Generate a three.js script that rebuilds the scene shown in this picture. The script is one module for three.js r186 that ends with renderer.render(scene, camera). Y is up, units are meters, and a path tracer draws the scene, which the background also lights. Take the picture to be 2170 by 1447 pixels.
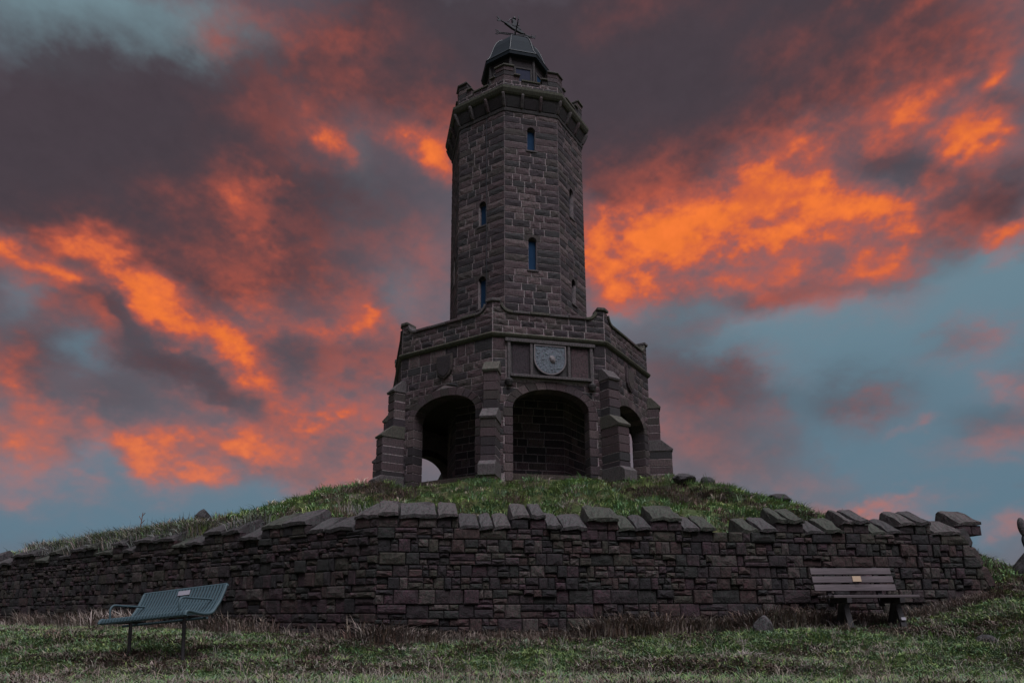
import * as THREE from 'three';
import { mergeGeometries } from 'three/addons/utils/BufferGeometryUtils.js';

// ---------------------------------------------------------------- camera, exposure, sun
const scene = new THREE.Scene();
const camera = new THREE.PerspectiveCamera(52.478, 2170 / 1447, 0.1, 3000);
camera.position.set(0, 1.6, 0);
camera.rotation.order = 'YXZ';
camera.rotation.set(0.2282, 0, -0.005);
camera.setViewOffset(2170, 1447, 0, -236.1, 2170, 1447);      // a lens shifted upwards
const renderer = new THREE.WebGLRenderer({ antialias: true });
renderer.setSize(1024, 682);
renderer.toneMapping = THREE.LinearToneMapping;
const EXPOSURE = 2.3;
renderer.toneMappingExposure = EXPOSURE;
renderer.shadowMap.enabled = true;

const SUN_EL = 62, SUN_AZ = 28;                                // soft high light, to the right and over the viewer's shoulder
const sun = new THREE.DirectionalLight(new THREE.Color(0.98, 0.96, 1.0), 1.5);
{
  const e = SUN_EL * Math.PI / 180, a = SUN_AZ * Math.PI / 180, R = 80;
  sun.target.position.set(0, 8, -26);
  sun.position.set(R * Math.cos(e) * Math.sin(a), 8 + R * Math.sin(e), -26 + R * Math.cos(e) * Math.cos(a));
  sun.castShadow = true;
  sun.shadow.radius = 90;
  sun.shadow.mapSize.set(2048, 2048);
  Object.assign(sun.shadow.camera, { left: -45, right: 45, top: 45, bottom: -45, near: 1, far: 200 });
  sun.shadow.bias = -0.0005;
  scene.add(sun, sun.target);
}

// ---------------------------------------------------------------- numbers and noise
function rng(seed) {
  let a = seed >>> 0;
  return () => { a = (a + 0x6D2B79F5) | 0; let t = Math.imul(a ^ (a >>> 15), 1 | a); t = (t + Math.imul(t ^ (t >>> 7), 61 | t)) ^ t; return ((t ^ (t >>> 14)) >>> 0) / 4294967296; };
}
const clamp = (x, a = 0, b = 1) => Math.min(b, Math.max(a, x));
const sstep = (a, b, x) => { const t = clamp((x - a) / (b - a)); return t * t * (3 - 2 * t); };
const mix = (a, b, t) => a + (b - a) * t;
const HN = new Float32Array(1 << 16);
{ const r = rng(77); for (let i = 0; i < HN.length; i++) HN[i] = r(); }
const h3 = (x, y, z) => HN[(Math.imul(x, 73856093) ^ Math.imul(y, 19349663) ^ Math.imul(z, 83492791)) >>> 8 & 65535];
function vn(x, y, z) {
  const ix = Math.floor(x), iy = Math.floor(y), iz = Math.floor(z);
  let fx = x - ix, fy = y - iy, fz = z - iz;
  fx = fx * fx * (3 - 2 * fx); fy = fy * fy * (3 - 2 * fy); fz = fz * fz * (3 - 2 * fz);
  const a = h3(ix, iy, iz), b = h3(ix + 1, iy, iz), c = h3(ix, iy + 1, iz), d = h3(ix + 1, iy + 1, iz);
  const e = h3(ix, iy, iz + 1), f = h3(ix + 1, iy, iz + 1), g = h3(ix, iy + 1, iz + 1), h = h3(ix + 1, iy + 1, iz + 1);
  const p = a + (b - a) * fx, q = c + (d - c) * fx, r = e + (f - e) * fx, s = g + (h - g) * fx;
  const u = p + (q - p) * fy, v = r + (s - r) * fy;
  return u + (v - u) * fz;
}
function fbm(x, y, z, oct, gain = 0.5) {
  let s = 0, a = 1, n = 0;
  for (let i = 0; i < oct; i++) { s += a * vn(x, y, z); n += a; a *= gain; x = x * 2.03 + 17.1; y = y * 2.03 + 5.7; z = z * 2.03 + 31.3; }
  return s / n;
}
const lin = (c) => (c <= 0.04045 ? c / 12.92 : Math.pow((c + 0.055) / 1.055, 2.4));
const sr = (c) => (c <= 0.0031308 ? c * 12.92 : 1.055 * Math.pow(c, 1 / 2.4) - 0.055);

// ---------------------------------------------------------------- sky: banks of cloud as [azimuth, elevation, width, height, tilt, strength] in degrees
const LIT = [[-37.5,23.9,3.1,1.2,8,0.95],[-34.2,25.6,2.2,1.0,10,0.80],[-30.6,23.7,2.5,1.2,38,1.00],[-28.0,22.5,2.2,1.4,35,0.75],[-25.2,21.6,3.6,1.7,25,1.00],[-21.9,20.4,2.5,1.8,35,1.05],[-19.8,22.3,2.4,1.6,-20,0.75],[-34.9,21.9,1.9,0.7,10,0.60],[-37.2,22.1,1.3,0.6,0,0.53],[-33.2,20.5,1.7,0.7,20,0.55],[-14.9,22.8,4.0,1.2,-12,0.62],[-12.2,24.2,1.7,0.9,-25,0.60],[-16.2,24.5,3.6,1.4,0,0.38],[-22.3,31.0,2.0,1.5,20,0.62],[-20.6,29.3,1.2,1.2,60,0.60],[-20.3,32.2,1.0,0.6,0,0.53],[-16.6,36.6,2.0,1.0,40,0.72],[-14.9,35.9,1.4,0.7,50,0.53],[-9.0,37.5,2.3,1.3,20,0.90],[-7.2,36.1,1.8,1.1,30,0.80],[-10.8,38.4,1.7,0.9,0,0.43],[-21.4,42.9,4.9,1.2,0,0.37],[-26.0,41.0,1.8,0.8,0,0.33],[-15.5,43.6,2.9,1.1,0,0.31],[-13.4,39.4,4.0,1.4,15,0.33],[-19.8,35.7,3.0,1.6,20,0.28],[-23.9,36.8,1.9,1.2,0,0.23],[-36.3,15.4,1.8,1.4,30,0.70],[-36.8,11.6,1.5,1.7,0,0.70],[-34.7,13.7,1.5,1.3,20,0.55],[-37.6,16.9,1.3,1.2,0,0.43],[-34.9,11.6,1.3,1.0,0,0.43],[-28.8,11.6,3.0,1.4,8,0.95],[-32.0,13.3,1.1,1.7,20,0.53],[-23.0,12.7,4.3,1.4,-4,0.85],[-25.5,11.1,3.9,0.8,0,0.60],[-23.6,15.4,3.0,1.1,20,0.48],[-17.5,16.3,3.6,1.3,15,0.55],[-15.2,15.7,2.2,1.1,0,0.53],[-20.3,14.6,2.8,1.3,0,0.53],[-17.3,12.6,3.9,1.9,-5,0.38],[-12.1,15.1,2.6,1.5,0,0.33],[-35.3,7.8,2.9,0.8,2,0.37],[-33.0,9.5,1.1,0.9,0,0.43],[-14.2,10.8,4.0,1.5,0,0.29],[8.0,30.2,2.2,2.1,0,0.85],[13.4,29.5,4.3,1.6,-8,1.00],[19.6,30.6,4.4,1.5,-10,1.20],[24.9,30.3,3.2,1.5,-15,1.10],[28.5,28.2,3.3,1.1,-5,1.00],[31.9,28.0,1.7,1.1,-30,0.85],[22.8,28.4,3.9,1.1,-5,0.90],[31.0,26.6,2.1,0.8,-20,0.70],[16.6,27.9,3.9,1.2,-8,0.75],[9.6,26.8,3.0,1.4,10,0.72],[14.0,26.3,2.9,1.2,0,0.60],[8.7,25.4,1.5,0.9,0,0.43],[10.7,32.1,2.5,1.7,0,0.48],[15.8,32.9,4.5,1.7,0,0.43],[21.8,32.9,4.6,1.6,-10,0.45],[26.3,32.9,1.9,1.6,-50,0.62],[28.9,33.6,2.4,1.2,-40,0.43],[34.8,34.4,2.7,1.2,-20,0.78],[32.5,34.4,2.0,1.2,-20,0.53],[36.6,31.7,2.4,1.2,-32,1.00],[38.2,32.5,1.5,1.1,-40,0.95],[34.2,30.5,1.9,0.9,-40,0.80],[34.8,29.6,1.6,0.7,-30,0.70],[40.4,34.5,0.9,1.2,0,0.85],[40.1,36.0,1.5,1.3,0,0.48],[41.2,37.2,1.4,1.2,0,0.38],[31.6,36.8,3.1,1.7,-30,0.33],[36.5,36.6,2.4,1.6,0,0.28],[37.7,24.8,1.8,0.8,8,0.80],[39.3,24.9,1.0,0.9,0,0.60],[38.6,23.3,1.0,0.5,0,0.38],[26.2,26.4,4.4,1.1,0,0.53],[20.9,24.9,4.1,1.4,10,0.39],[26.6,23.5,4.4,1.3,10,0.37],[17.2,25.7,2.1,1.1,0,0.43],[13.8,44.5,3.5,1.1,0,0.19],[30.6,41.5,1.7,0.6,0,0.39],[35.5,39.5,1.6,0.7,-10,0.43],[26.2,40.2,2.7,1.4,0,0.21],[37.2,14.8,1.3,1.1,-20,0.53],[37.2,11.3,1.0,1.3,0,0.53],[35.2,11.5,1.6,1.0,0,0.28],[15.7,16.7,4.0,1.3,14,0.23],[20.0,15.2,2.8,1.0,15,0.19],[14.0,13.8,3.3,1.9,0,0.23],[18.3,11.6,4.2,1.5,0,0.25],[28.7,8.1,1.8,0.6,-6,0.62],[26.2,7.9,2.8,0.6,0,0.39],[35.8,5.5,1.3,0.6,0,0.39],[29.0,16.5,1.5,0.8,0,0.29],[30.8,13.2,1.2,0.5,0,0.33],[37.6,18.8,1.3,0.8,0,0.33],[35.1,18.8,1.6,0.6,0,0.21],[23.1,10.5,4.0,1.1,0,0.23],[-14.4,13.9,4.8,3.4,0,0.33],[-19.1,17.6,4.2,1.5,0,0.33],[-35.4,21.3,3.3,1.9,20,0.35],[-31.2,19.5,3.5,1.3,20,0.33],[-27.5,23.6,3.4,2.0,30,0.43],[-24.2,26.3,3.9,2.0,30,0.33],[-21.9,24.5,3.0,2.1,0,0.45],[-17.8,25.8,4.9,2.1,0,0.33],[-13.5,25.9,3.3,2.2,0,0.29],[-8.5,25.9,2.2,2.2,0,0.19],[-21.5,28.1,3.0,1.7,0,0.28],[-17.6,38.2,4.3,2.4,20,0.27],[-11.3,40.2,4.1,1.8,10,0.29],[-6.4,39.0,2.1,1.9,0,0.43],[11.3,27.8,4.0,1.4,0,0.55],[16.4,26.2,5.3,1.1,0,0.53],[22.5,26.0,5.3,1.0,0,0.45],[28.9,25.8,3.3,1.0,0,0.45],[33.2,26.1,2.3,1.3,-30,0.43],[34.8,26.6,2.5,1.8,0,0.25],[24.4,22.9,6.5,1.4,0,0.23],[19.2,22.2,4.2,1.1,0,0.17],[14.6,34.4,5.5,2.0,0,0.33],[22.8,35.0,4.5,1.9,-20,0.29],[31.9,32.7,2.6,1.5,-20,0.48],[33.3,36.8,4.4,2.2,-20,0.29],[37.1,29.3,1.6,1.2,0,0.33],[39.7,29.3,1.2,1.1,0,0.23],[36.8,18.7,1.6,1.3,0,0.33],[34.5,18.2,2.2,1.0,0,0.23],[28.6,15.2,2.1,1.4,0,0.23],[18.1,18.3,3.9,1.5,0,0.25],[12.5,15.0,3.0,2.7,0,0.27],[8.5,11.3,4.6,1.5,0,0.13],[35.4,10.9,2.4,1.0,0,0.31],[32.1,11.3,1.4,0.7,0,0.17],[-35.5,9.9,2.9,1.9,0,0.43],[7.7,28.1,1.9,2.2,0,0.75],[10.8,26.0,2.2,1.3,0,0.60],[-10.9,22.8,4.1,2.6,0,0.32],[-9.1,16.8,3.4,3.5,0,0.30],[-13.1,18.9,4.4,2.3,0,0.30],[-7.8,28.1,3.0,2.2,0,0.28],[-17.6,28.6,3.1,2.1,0,0.34],[-9.9,29.4,2.6,1.8,0,0.25],[-26.8,29.8,2.8,1.6,0,0.30],[16.8,30.4,4.2,2.0,0,0.90],[31.0,7.7,1.7,0.7,0,0.30],[-20.2,12.4,5.5,2.2,0,0.45],[-16.0,15.7,4.4,1.9,0,0.45],[20.9,32.1,2.0,1.3,-30,0.70],[23.9,31.5,1.3,1.6,-40,0.60]];
const UNLIT = [[-32.3,21.6,2.3,1.1,18,0.50],[-35.3,22.6,1.4,0.6,-10,0.25],[-28.6,18.6,2.8,1.2,20,0.35],[-20.9,21.8,1.0,1.1,60,0.25],[-21.2,29.7,0.7,0.6,0,0.35],[16.5,27.2,1.4,0.6,0,0.30],[32.0,31.3,1.7,1.1,-10,0.55],[34.9,30.0,1.1,0.7,0,0.45],[19.6,26.8,2.1,0.6,0,0.25],[-30.8,15.5,2.7,1.1,15,0.30],[-25.1,17.0,3.9,1.1,25,0.35],[39.5,33.2,1.5,0.6,-10,0.30],[24.9,27.3,1.6,0.5,0,0.20],[-35.3,16.4,0.8,0.8,0,0.20],[-17.9,22.2,0.8,2.2,0,0.30]];
const DARK = [[-36.4,32.2,6.9,4.8,0,1.00],[-30.1,31.0,7.1,4.6,20,1.00],[-37.4,27.4,4.2,1.8,0,0.70],[-24.1,38.0,5.6,3.5,0,0.70],[-19.5,32.5,5.0,3.0,0,0.40],[-10.1,42.4,7.3,3.5,0,0.75],[-3.8,44.5,8.3,2.5,0,0.80],[12.1,40.7,8.7,6.0,0,1.00],[20.6,40.0,8.2,4.7,0,0.90],[9.5,34.2,3.6,2.7,0,0.70],[28.3,39.1,5.9,3.3,0,0.65],[33.7,39.2,4.9,2.1,0,0.50],[37.1,36.1,2.6,1.3,0,0.50],[-16.2,30.2,5.6,3.4,0,0.40],[-27.2,27.1,5.0,2.6,0,0.70],[-19.0,26.4,5.2,2.8,0,0.45],[-10.1,32.6,4.0,2.7,0,0.30],[32.0,31.3,2.0,1.4,0,0.70],[34.7,29.8,1.4,0.9,0,0.50],[40.3,32.6,1.2,1.1,0,0.50],[38.6,28.2,1.8,1.4,0,0.35],[-32.1,21.7,2.9,1.3,18,0.60],[-28.5,18.3,4.0,1.4,15,0.50],[-30.8,15.5,3.5,1.3,10,0.45],[-23.7,17.1,5.3,1.2,20,0.50],[-37.2,18.0,2.1,1.3,20,0.50],[-36.9,16.1,1.6,1.6,0,0.40],[14.7,18.6,4.4,1.9,12,0.50],[18.4,16.8,4.2,1.5,15,0.40],[13.8,23.2,2.9,2.2,0,0.30],[28.0,16.0,2.8,1.6,0,0.60],[35.6,12.5,2.1,1.3,0,0.40],[35.4,18.7,1.9,0.8,0,0.30],[24.5,24.3,4.9,1.0,0,0.35],[-15.5,19.8,4.4,2.2,0,0.35],[-10.4,20.6,2.3,2.3,0,0.25],[16.3,13.6,5.4,1.9,0,0.25],[37.9,27.2,1.5,1.5,0,0.30],[-12.7,41.3,6.7,1.8,0,0.40],[34.2,26.4,2.5,1.9,-20,0.45],[37.2,26.8,2.6,1.8,0,0.50],[22.4,24.3,4.7,0.8,5,0.30],[-35.9,21.2,2.4,1.6,15,0.40],[-27.2,21.2,1.3,2.1,40,0.20],[-17.8,20.0,4.3,1.5,0,0.40]];
const GAP = [[-24.6,8.5,9.7,1.4,4,0.60],[-34.4,7.7,4.0,1.3,0,0.50],[-34.2,39.7,6.2,1.5,-6,1.25],[-31.3,39.3,2.0,0.8,0,0.50],[-39.7,37.0,3.0,1.4,0,0.90],[-28.0,41.7,3.2,1.1,-10,0.60],[-40.3,35.4,1.5,0.8,0,0.40],[-3.8,45.9,2.9,0.8,0,0.25],[-38.0,20.7,0.9,1.7,0,0.80],[-33.2,18.1,1.7,0.9,12,0.80],[-31.9,10.8,0.9,1.8,10,0.70],[-27.4,7.6,12.4,1.7,8,1.00],[-35.0,5.5,6.8,1.9,10,0.80],[-20.0,9.5,5.5,1.3,5,0.60],[-31.6,9.6,2.0,1.0,0,0.60],[-9.4,25.8,2.2,2.2,0,0.40],[24.2,21.5,6.5,1.7,-4,0.90],[32.5,21.6,5.7,2.9,-15,1.00],[36.3,21.1,3.2,2.5,0,1.00],[30.6,18.7,7.7,2.0,-5,1.00],[35.5,15.7,2.9,2.9,0,0.90],[23.7,16.6,3.6,2.1,15,0.60],[16.3,24.0,3.2,1.1,-10,0.70],[32.7,13.6,3.9,2.0,0,1.00],[26.7,12.6,5.7,2.1,15,0.80],[33.0,9.5,4.7,2.3,0,0.90],[31.6,7.3,4.5,1.7,0,0.80],[21.6,9.1,4.0,1.5,0,0.40],[-14.0,35.2,1.4,2.9,10,0.28],[-12.1,31.7,2.1,2.1,0,0.20],[10.3,24.2,2.2,1.1,0,0.50],[7.8,23.3,1.5,1.9,0,0.40],[13.7,21.0,2.6,1.5,10,0.40],[19.0,20.4,2.8,1.5,0,0.60],[34.6,5.2,2.4,1.3,0,0.80]];

{
  const W = 4096, H = 2048, data = new Float32Array(W * H * 4), D = 180 / Math.PI;
  const prep = (l) => l.map(([a, e, sa, se, rot, s]) => { const r = rot / D; return { a, e, k: Math.cos(e / D), c: Math.cos(r), n: Math.sin(r), ia: 1 / (sa * 1.25), ie: 1 / (se * 1.25), s, R: Math.max(sa, se) * 1.25 * 2.2 }; });
  const lists = [prep(LIT), prep(UNLIT), prep(DARK), prep(GAP)];
  const field = (list, az, el, wide = 1, cube = false) => {
    let t = 0;
    for (let i = 0; i < list.length; i++) {
      const b = list[i], dy = el - b.e;
      if (dy > b.R * wide || dy < -b.R * wide) continue;
      const dx = (az - b.a) * b.k;
      if (dx > b.R * wide || dx < -b.R * wide) continue;
      const p = (dx * b.c - dy * b.n) * b.ia, q = (dx * b.n + dy * b.c) * b.ie, d = (p * p + q * q) / (wide * wide);
      if (d < 4.8) { const v = b.s * Math.exp(-d); t += cube ? v * v * v : v; }
    }
    return cube ? Math.cbrt(t) : t;
  };
  const C = (r, g, b) => [lin(r / 255), lin(g / 255), lin(b / 255)];
  const blueHi = C(126, 156, 166), blueLo = C(94, 121, 138), mid = C(98, 94, 104), midLow = C(108, 108, 118), dark = C(68, 59, 66);
  const warm = C(196, 92, 70), hot = C(236, 116, 54);
  const hazeLit = C(212, 120, 92);
  for (let row = 0; row < H; row++) {
    const up = ((row + 0.5) / H - 0.5) * Math.PI, y = Math.sin(up), cu = Math.cos(up), el0 = up * D;
    for (let col = 0; col < W; col++) {
      const o = (row * W + col) * 4;
      data[o + 3] = 1;
      if (el0 < -6) { data[o] = 0.03; data[o + 1] = 0.033; data[o + 2] = 0.033; continue; }
      const rd = ((col + 0.5) / W - 0.5) * 2 * Math.PI, x = Math.cos(rd) * cu, z = Math.sin(rd) * cu;
      let az0 = rd * D + 90; if (az0 > 180) az0 -= 360;
      const inF = sstep(58, 42, Math.abs(az0)) * sstep(62, 48, el0);
      const stretch = 1.6;
      const w1 = fbm(x * 9 + 3, y * 9 * stretch, z * 9, 7, 0.64) - 0.5, w2 = fbm(x * 9 + 40, y * 9 * stretch + 9, z * 9, 7, 0.64) - 0.5;
      const tex = fbm(x * 20 + 7, y * 20 * stretch, z * 20 + 3, 7, 0.66), wisp = fbm(x * 48, y * 64, z * 48 + 9, 5, 0.66);
      let lit = 0, dk = 0, gap = 0, glow = 0;
      if (inF > 0) {
        const az = az0 + w1 * 8, el = el0 + w2 * 6;
        lit = Math.max(0, field(lists[0], az, el, 1, true) - field(lists[1], az, el) * 0.7);
        glow = 1 - Math.exp(-field(lists[0], az, el, 1.8) * 0.35);
        dk = field(lists[2], az0 + w1 * 6, el0 + w2 * 5);
        gap = field(lists[3], az0 + w1 * 6, el0 + w2 * 4.5);
      }
      if (inF < 1) {                                            // the same kind of sky all round
        const c1 = fbm(x * 3.2 + 1, y * 5 + 7, z * 3.2, 5), c2 = fbm(x * 4.5 + 21, y * 8, z * 4.5 + 2, 5), low = sstep(75, 20, el0);
        lit = mix(sstep(0.52, 0.72, c2) * 0.9 * low, lit, inF); dk = mix(sstep(0.44, 0.6, c1) * 0.9, dk, inF); gap = mix(sstep(0.5, 0.36, c1) * 1.0, gap, inF);
      }
      gap = clamp(gap * (0.75 + 0.6 * (1 - tex)) - 0.12); dk = clamp(dk * (0.7 + 0.5 * tex + 0.25 * (wisp - 0.5))); 
      lit *= mix(0.55 + 0.62 * sstep(0.3, 0.7, tex) + 0.8 * (wisp - 0.5), 0.86 + 0.28 * sstep(0.3, 0.7, tex), 0.75 * sstep(0.65, 1.05, lit));
      lit = Math.max(0, lit) + glow * (1 - gap * 0.85) * (0.02 + 0.2 * sstep(0.3, 0.7, tex));
      const eb = clamp((el0 - 2) / 36);
      for (let c = 0; c < 3; c++) {
        let v = mix(midLow[c], mid[c], eb) * (0.86 + 0.28 * tex);
        v = mix(v, mix(blueLo[c], blueHi[c], eb * eb), gap * 0.95);
        v = mix(v, dark[c] * (0.9 + 0.2 * wisp), dk * 0.92);
        if (lit > 0) {                                          // sunset on the undersides: it adds to what is there
          const low = sstep(19, 5, el0) * 0.7;
          v = mix(v, mix(warm[c], hazeLit[c], low), Math.pow(clamp(lit / 0.9), 1.4) * (1 - 0.15 * low));
          if (lit > 0.6) v = mix(v, mix(hot[c], hazeLit[c], low) * (0.8 + 0.24 * tex + 0.3 * wisp - (c ? 0 : 0.05)), sstep(0.62, 1.35, lit));
        }
        data[o + c] = v / EXPOSURE;
      }
    }
  }
  const sky = new THREE.DataTexture(data, W, H, THREE.RGBAFormat, THREE.FloatType);
  sky.mapping = THREE.EquirectangularReflectionMapping;
  sky.magFilter = THREE.LinearFilter; sky.minFilter = THREE.LinearFilter;
  sky.needsUpdate = true;
  scene.background = sky;
  scene.environment = sky;
}

// ---------------------------------------------------------------- naming
const used = {};
function numbered(n) { const k = used[n] = (used[n] ?? -1) + 1; return k ? n + '_' + String(k).padStart(3, '0') : n; }
function tag(o, label, category, group, kind) { o.userData.label = label; if (category) o.userData.category = category; if (group) o.userData.group = group; if (kind) o.userData.kind = kind; return o; }
function thing(name, label, category, x, y, z, group) { const o = new THREE.Group(); o.name = numbered(name); o.position.set(x, y, z); scene.add(o); return tag(o, label, category, group); }
function part(parent, name, geo, m) { const o = new THREE.Mesh(geo, m); o.name = numbered(name); parent.add(o); return o; }

// ---------------------------------------------------------------- procedural textures
function tex(n, fn, srgb) {
  const d = new Uint8Array(n * n * 4);
  for (let j = 0; j < n; j++) for (let i = 0; i < n; i++) {
    const c = fn(i / n, j / n), o = (j * n + i) * 4;
    for (let k = 0; k < 3; k++) d[o + k] = Math.round(255 * clamp(srgb ? sr(clamp(c[k])) : c[k]));
    d[o + 3] = 255;
  }
  const t = new THREE.DataTexture(d, n, n);
  t.wrapS = t.wrapT = THREE.RepeatWrapping; t.magFilter = THREE.LinearFilter; t.minFilter = THREE.LinearMipmapLinearFilter; t.generateMipmaps = true;
  if (srgb) t.colorSpace = THREE.SRGBColorSpace;
  t.needsUpdate = true;
  return t;
}
// noise that repeats without a seam: a torus in three dimensions is enough for grain
function tor(u, v, f, seed, oct, gain) {
  const a = u * Math.PI * 2, b = v * Math.PI * 2, R = 0.32, r = 0.16;
  return fbm((R + r * Math.cos(b)) * Math.cos(a) * f + seed, (R + r * Math.cos(b)) * Math.sin(a) * f, r * Math.sin(b) * f * 1.6 + seed, oct, gain);
}
// gritstone: soot, lichen and iron in patches, with a coarse grain; mean about 0.6 of the tint
const gritMap = tex(512, (u, v) => {
  const big = tor(u, v, 9, 3, 4, 0.6), grain = tor(u, v, 90, 11, 3, 0.75), speck = tor(u, v, 160, 51, 2, 0.8), soot = sstep(0.5, 0.66, tor(u, v, 14, 31, 4, 0.6));
  const red = sstep(0.54, 0.68, tor(u, v, 26, 71, 4, 0.7)), grn = sstep(0.55, 0.68, tor(u, v, 22, 91, 4, 0.7)), pale = sstep(0.62, 0.72, tor(u, v, 44, 13, 3, 0.7));
  let k = (0.3 + 0.55 * big + 1.1 * (grain - 0.44) + 0.8 * (speck - 0.46)) * (1 - 0.55 * soot);
  k = Math.max(0.05, k);
  return [k * (1 + 0.42 * red - 0.2 * grn) + 0.26 * pale, k * (1 - 0.12 * red + 0.16 * grn) + 0.24 * pale, k * (1 + 0.14 * red + 0.02 * grn) + 0.24 * pale];
}, true);
const gritBump = tex(512, (u, v) => { const a = tor(u, v, 30, 5, 4, 0.6), b = tor(u, v, 120, 15, 2, 0.7); const k = 0.62 * a + 0.38 * b; return [k, k, k]; });
const plainMap = tex(256, (u, v) => { const k = 0.75 + 0.5 * (tor(u, v, 60, 23, 3, 0.7) - 0.5) + 0.3 * (tor(u, v, 8, 4, 3) - 0.5); return [k, k, k]; }, true);
const woodMap = tex(256, (u, v) => { const g = fbm(u * 6 + 2, v * 64, 4, 4, 0.6), f = fbm(u * 3, v * 10, 8, 3); const k = 0.55 + 0.5 * (g - 0.5) + 0.5 * (f - 0.5); return [k * 1.04, k, k * 0.98]; }, true);
const turfMap = tex(512, (u, v) => {
  const a = tor(u, v, 18, 3, 5, 0.6), b = tor(u, v, 60, 33, 4, 0.7), s = sstep(0.45, 0.62, tor(u, v, 12, 63, 4, 0.6)), k = 0.35 + 0.9 * (b - 0.3);
  return [k * mix(0.62, 1.0, s), k * mix(0.78, 0.84, s), k * mix(0.38, 0.6, s) + 0.04 * a];
}, true);

const M = {};
function stoneMat(name, r, g, b, rough = 0.93) { const m = new THREE.MeshStandardMaterial({ color: new THREE.Color().setRGB(r, g, b), map: gritMap, bumpMap: gritBump, bumpScale: 0.02, roughness: rough }); m.name = name; return (M[name] = m); }
// tints of the dressed tower stone (linear) and the same for the field wall
const TOWER_TINTS = [[0.080, 0.057, 0.067], [0.047, 0.034, 0.044], [0.103, 0.071, 0.079], [0.034, 0.026, 0.032], [0.064, 0.051, 0.049], [0.089, 0.057, 0.065], [0.042, 0.039, 0.044], [0.139, 0.102, 0.105]];
const WALL_TINTS = [[0.042, 0.028, 0.033], [0.03, 0.022, 0.027], [0.056, 0.033, 0.033], [0.026, 0.026, 0.026], [0.046, 0.04, 0.032], [0.05, 0.028, 0.037], [0.021, 0.018, 0.022], [0.075, 0.06, 0.058]];
const towerMats = TOWER_TINTS.map((t, i) => stoneMat('gritstone ' + i, ...t)), wallMats = WALL_TINTS.map((t, i) => stoneMat('field stone ' + i, ...t));
const towerRest = stoneMat('gritstone joined', 1, 1, 1), wallRest = stoneMat('field stone joined', 1, 1, 1);
towerRest.vertexColors = wallRest.vertexColors = true;
stoneMat('pointing', 0.37, 0.315, 0.325); stoneMat('dressed', 0.114, 0.100, 0.105); stoneMat('mossy', 0.070, 0.070, 0.047); stoneMat('mossy pale', 0.095, 0.090, 0.074); stoneMat('corbel stone', 0.067, 0.061, 0.065); stoneMat('inside stone', 0.076, 0.057, 0.050);
stoneMat('coping a', 0.082, 0.077, 0.081); stoneMat('coping b', 0.065, 0.060, 0.064); stoneMat('coping c', 0.095, 0.085, 0.086); stoneMat('coping mossy', 0.065, 0.071, 0.058); stoneMat('wall heart', 0.023, 0.021, 0.023); stoneMat('boulder', 0.1, 0.092, 0.1); stoneMat('dark boulder', 0.06, 0.056, 0.062);
const copingMats = [M['coping a'], M['coping b'], M['coping c'], M['coping mossy']];
function std(name, r, g, b, o = {}) { const m = new THREE.MeshStandardMaterial({ color: new THREE.Color().setRGB(r, g, b), roughness: 0.8, ...o }); m.name = name; return (M[name] = m); }
M.lead = new THREE.MeshPhysicalMaterial({ color: new THREE.Color().setRGB(0.016, 0.024, 0.034), map: plainMap, roughness: 0.8, specularIntensity: 0.3 }); M.lead.name = 'lead';
std('lead roll', 0.014, 0.02, 0.027, { roughness: 0.5, metalness: 0.25 });
std('iron', 0.012, 0.016, 0.024, { roughness: 0.6, metalness: 0.3 });
M.pane = new THREE.MeshPhysicalMaterial({ color: new THREE.Color().setRGB(0.018, 0.05, 0.11), map: plainMap, roughness: 0.85, specularIntensity: 0.12 }); M.pane.name = 'pane';
M['pane pale'] = new THREE.MeshPhysicalMaterial({ color: new THREE.Color().setRGB(0.045, 0.05, 0.085), map: plainMap, roughness: 0.85, specularIntensity: 0.15 }); M['pane pale'].name = 'pale pane';
std('mosaic', 0.13, 0.16, 0.2, { map: gritMap, bumpMap: gritBump, bumpScale: 0.01, roughness: 0.7 });
std('boss', 0.17, 0.145, 0.16, { map: plainMap, roughness: 0.7 });
std('bench steel', 0.055, 0.1, 0.125, { map: plainMap, roughness: 0.65 });
std('bench wood', 0.15, 0.125, 0.145, { map: woodMap, roughness: 0.8 });
std('bench leg', 0.035, 0.032, 0.04, { map: woodMap, roughness: 0.75 });
std('white plate', 0.28, 0.27, 0.32, { roughness: 0.5 });
std('brass plate', 0.4, 0.29, 0.2, { roughness: 0.5 });
std('turf', 0.125, 0.145, 0.075, { map: turfMap, bumpMap: gritBump, bumpScale: 0.03, roughness: 1 });

// ---------------------------------------------------------------- geometry helpers
function soup(pos, uv) {
  const g = new THREE.BufferGeometry();
  g.setAttribute('position', new THREE.Float32BufferAttribute(pos, 3));
  g.setAttribute('uv', new THREE.Float32BufferAttribute(uv, 2));
  g.computeVertexNormals();
  return g;
}
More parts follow.
